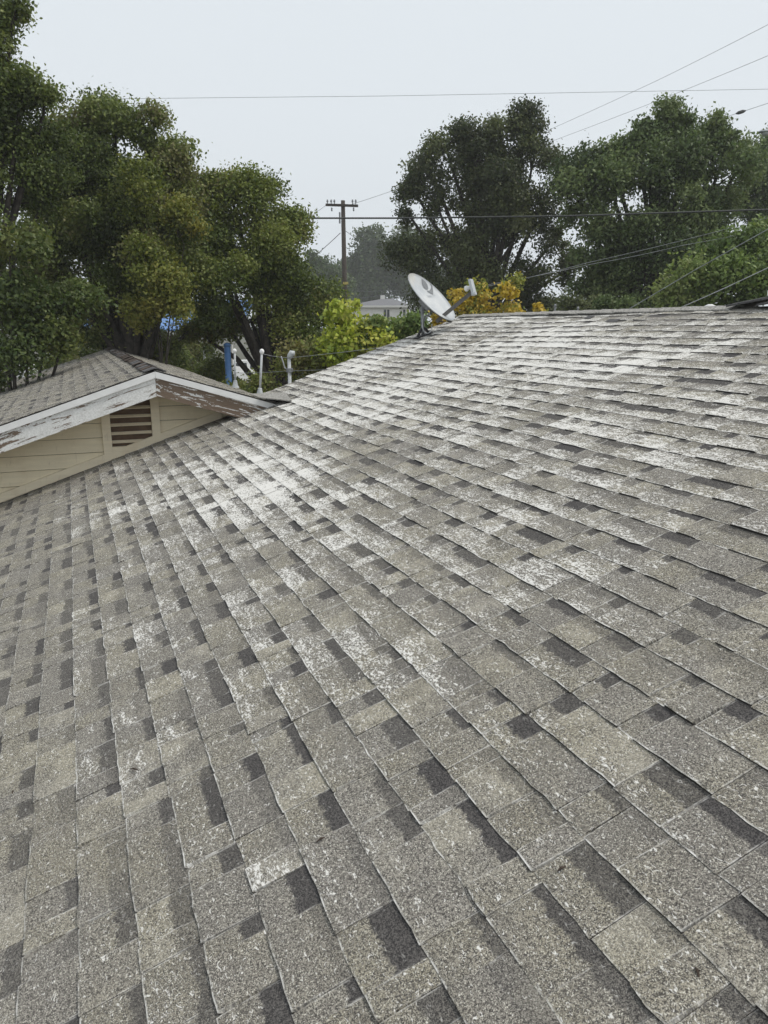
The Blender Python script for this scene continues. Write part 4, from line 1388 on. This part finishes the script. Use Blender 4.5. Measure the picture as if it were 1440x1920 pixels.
def vehicle(name, label, cat, px, d, length, van, yaw, mat):
    c = at(px, 690, d); c[2] = 0.0
    f_ = np.array([math.cos(yaw), math.sin(yaw), 0]); s_ = np.array([-f_[1], f_[0], 0])
    root = thing(name, label, cat, tuple(c))
    W_ = .9
    if van:
        prof = [(-.5, .35), (-.5, 1.0), (-.49, 1.95), (-.46, 2.05), (.22, 2.05), (.34, 1.35), (.48, 1.1), (.5, .9), (.5, .35)]
    else:
        prof = [(-.5, .35), (-.5, .85), (-.46, .95), (-.34, 1.0), (-.22, 1.42), (.1, 1.45), (.25, 1.02), (.47, .9), (.5, .75), (.5, .35)]
    vs = []
    for sgn in (-1, 1):
        for x, z in prof:
            inset = .12 if z > 1.2 else 0
            vs.append(c + f_ * x * length + s_ * sgn * (W_ - inset) + np.array([0, 0, z]))
    n = len(prof)
    fs_ = [tuple(range(n)), tuple(range(n, 2 * n))[::-1]] + [(i, n + i, n + (i + 1) % n, (i + 1) % n) for i in range(n)]
    MB().add(vs, fs_).build('body', mat, root)
    for sgn in (-1, 1):
        for x0, x1 in ((-.4, -.1), (-.06, .2)) if van else ((-.24, -.06), (-.03, .12)):
            z0, z1 = (1.25, 1.85) if van else (1.02, 1.36)
            k0 = .12
            q = [c + f_ * x * length + s_ * sgn * (W_ - k0 * .9 + .012) + np.array([0, 0, z]) for x, z in ((x0, z0), (x1, z0), (x1 - .02, z1), (x0 + .02, z1))]
            MB().prism(q, s_ * sgn * .012).build('window', M['glass'], root)
        for x in (-.32, .32):
            wc = c + f_ * x * length + s_ * sgn * (W_ - .1) + np.array([0, 0, .33])
            MB().lathe(wc, [(.2, 0), (.33, .01), (.33, .17), (.2, .18)], 16, s_ * sgn).build('wheel', M['tyre'], root)
    return root


vehicle('white_van', 'white van parked under the trees behind the vent pipes', 'van', 468, 68, 4.8, True, .15, M['white'])
vehicle('white_car', 'white car half hidden behind the left end of the wing roof', 'car', 58, 72, 4.2, False, -.4, M['white'])
bp = at(428, 690, 17.0)
bt = thing('blue_post', 'blue wrapped post left of the first vent pipe', 'post', (bp[0], bp[1], 0))
pz = at(428, 648, 17.0)[2]
MB().tube([(bp[0], bp[1], 0), (bp[0], bp[1], pz)], [.075, .07], 12).build('post', M['blue'], bt, True)
MB().lathe((bp[0], bp[1], pz), [(.08, -.02), (.08, .03), (.04, .06)], 12).build('cap', M['blue'], bt, True)

# little things past the ridge
gp = at(1108, 590, 24)
sg = thing('green_sign', 'small pale green board on a post behind the ridge', 'sign', (gp[0], gp[1], 0))
q = at(1108, 574, 24)
MB().tube([(gp[0], gp[1], 0), (gp[0], gp[1], q[2] + .1)], .03, 8).build('post', M['grey_metal'], sg)
MB().box(q - FL * .05, (.28, .03, .34), np.stack([RT, FL, [0, 0, 1]], 1)).build('board', simple('pale_green_paint', (.42, .52, .42), .7), sg)
for px, top in ((1040, 572), (1083, 577)):
    g_ = at(px, 590, 11.0); zt_ = at(px, top, 11.0)[2]
    o = thing('steel_stake', 'left thin steel stake rising above the ridge' if px == 1040 else 'right thin steel stake rising above the ridge', 'stake', (g_[0], g_[1], 0), 'steel stakes beyond the ridge')
    MB().tube([(g_[0], g_[1], 0), (g_[0], g_[1], zt_)], .014, 8).build('rod', M['grey_metal'], o)
    MB().lathe((g_[0], g_[1], zt_), [(.018, -.02), (.02, 0), (.01, .015)], 8).build('tip', M['grey_metal'], o)
vp = at(1331, 577, 8.2)
vt = thing('roof_vent', 'small white vent cap just beyond the ridge left of the ridge caps', 'vent', (vp[0], vp[1], vp[2] - .35))
MB().tube([vp - [0, 0, .4], vp - [0, 0, .02]], .03, 10).build('pipe', M['galv'], vt, True)
MB().lathe(vp, [(.03, -.03), (.06, -.02), (.055, .02), (.02, .035)], 12).build('cap', M['white'], vt, True)

# twigs and dead leaves lying on the roof
for i, (px, py, ln, lab) in enumerate([(251, 1443, .022, 'small brown twig lying on the lower left shingles'), (602, 1574, .012, 'brown leaf crumb on the shingle below the centre'),
                                       (24, 1485, .010, 'brown crumb near the left edge of the roof'), (1052, 1630, .012, 'dark crumb on a pale shingle at lower right'),
                                       (1307, 1822, .010, 'tiny twig on the large pale shingle at lower right'), (270, 887, .05, 'dry leaf by the base of the gable wall')]):
    p = hit_main(px, py, .014)
    d1 = np.array([R.uniform(-1, 1), R.uniform(-1, 1), 0]); d1 /= np.linalg.norm(d1); d1[2] = d1[0] * TAN
    mb = MB()
    mb.tube([p - d1 * ln, p + np.array([0, 0, .004]), p + d1 * ln * .8], [.0015, .003, .0015], 5)
    mb.tube([p, p + np.cross(d1, [0, 0, 1]) * ln * .5 + [0, 0, .004]], [.002, .001], 5)
    tag(mb.build('twig' if 'twig' in lab else 'dry_leaf', M['rust']), lab, 'twig' if 'twig' in lab else 'leaf', 'bits of leaf litter on the roof')

# ------------------------------------------------------------------ haze
hz = MB().box((30, 70, 19.0), (300, 300, 42)).build('haze', None)
tag(hz, kind='stuff')
mt = bpy.data.materials.new('haze_air')
mt.use_nodes = True
nt = mt.node_tree
nt.nodes.clear()
out = nt.nodes.new('ShaderNodeOutputMaterial')
pvn = nt.nodes.new('ShaderNodeVolumePrincipled')
pvn.inputs['Color'].default_value = (.97, .98, .985, 1)
pvn.inputs['Density'].default_value = 0.0013
nt.links.new(pvn.outputs[0], out.inputs['Volume'])
hz.data.materials.append(mt)
print('LEAVES', STATS, 'pieces', len(pieces), 'tris', sum(len(o.data.loop_triangles) if o.type == 'MESH' and (o.data.calc_loop_triangles() or True) else 0 for o in scene.objects))
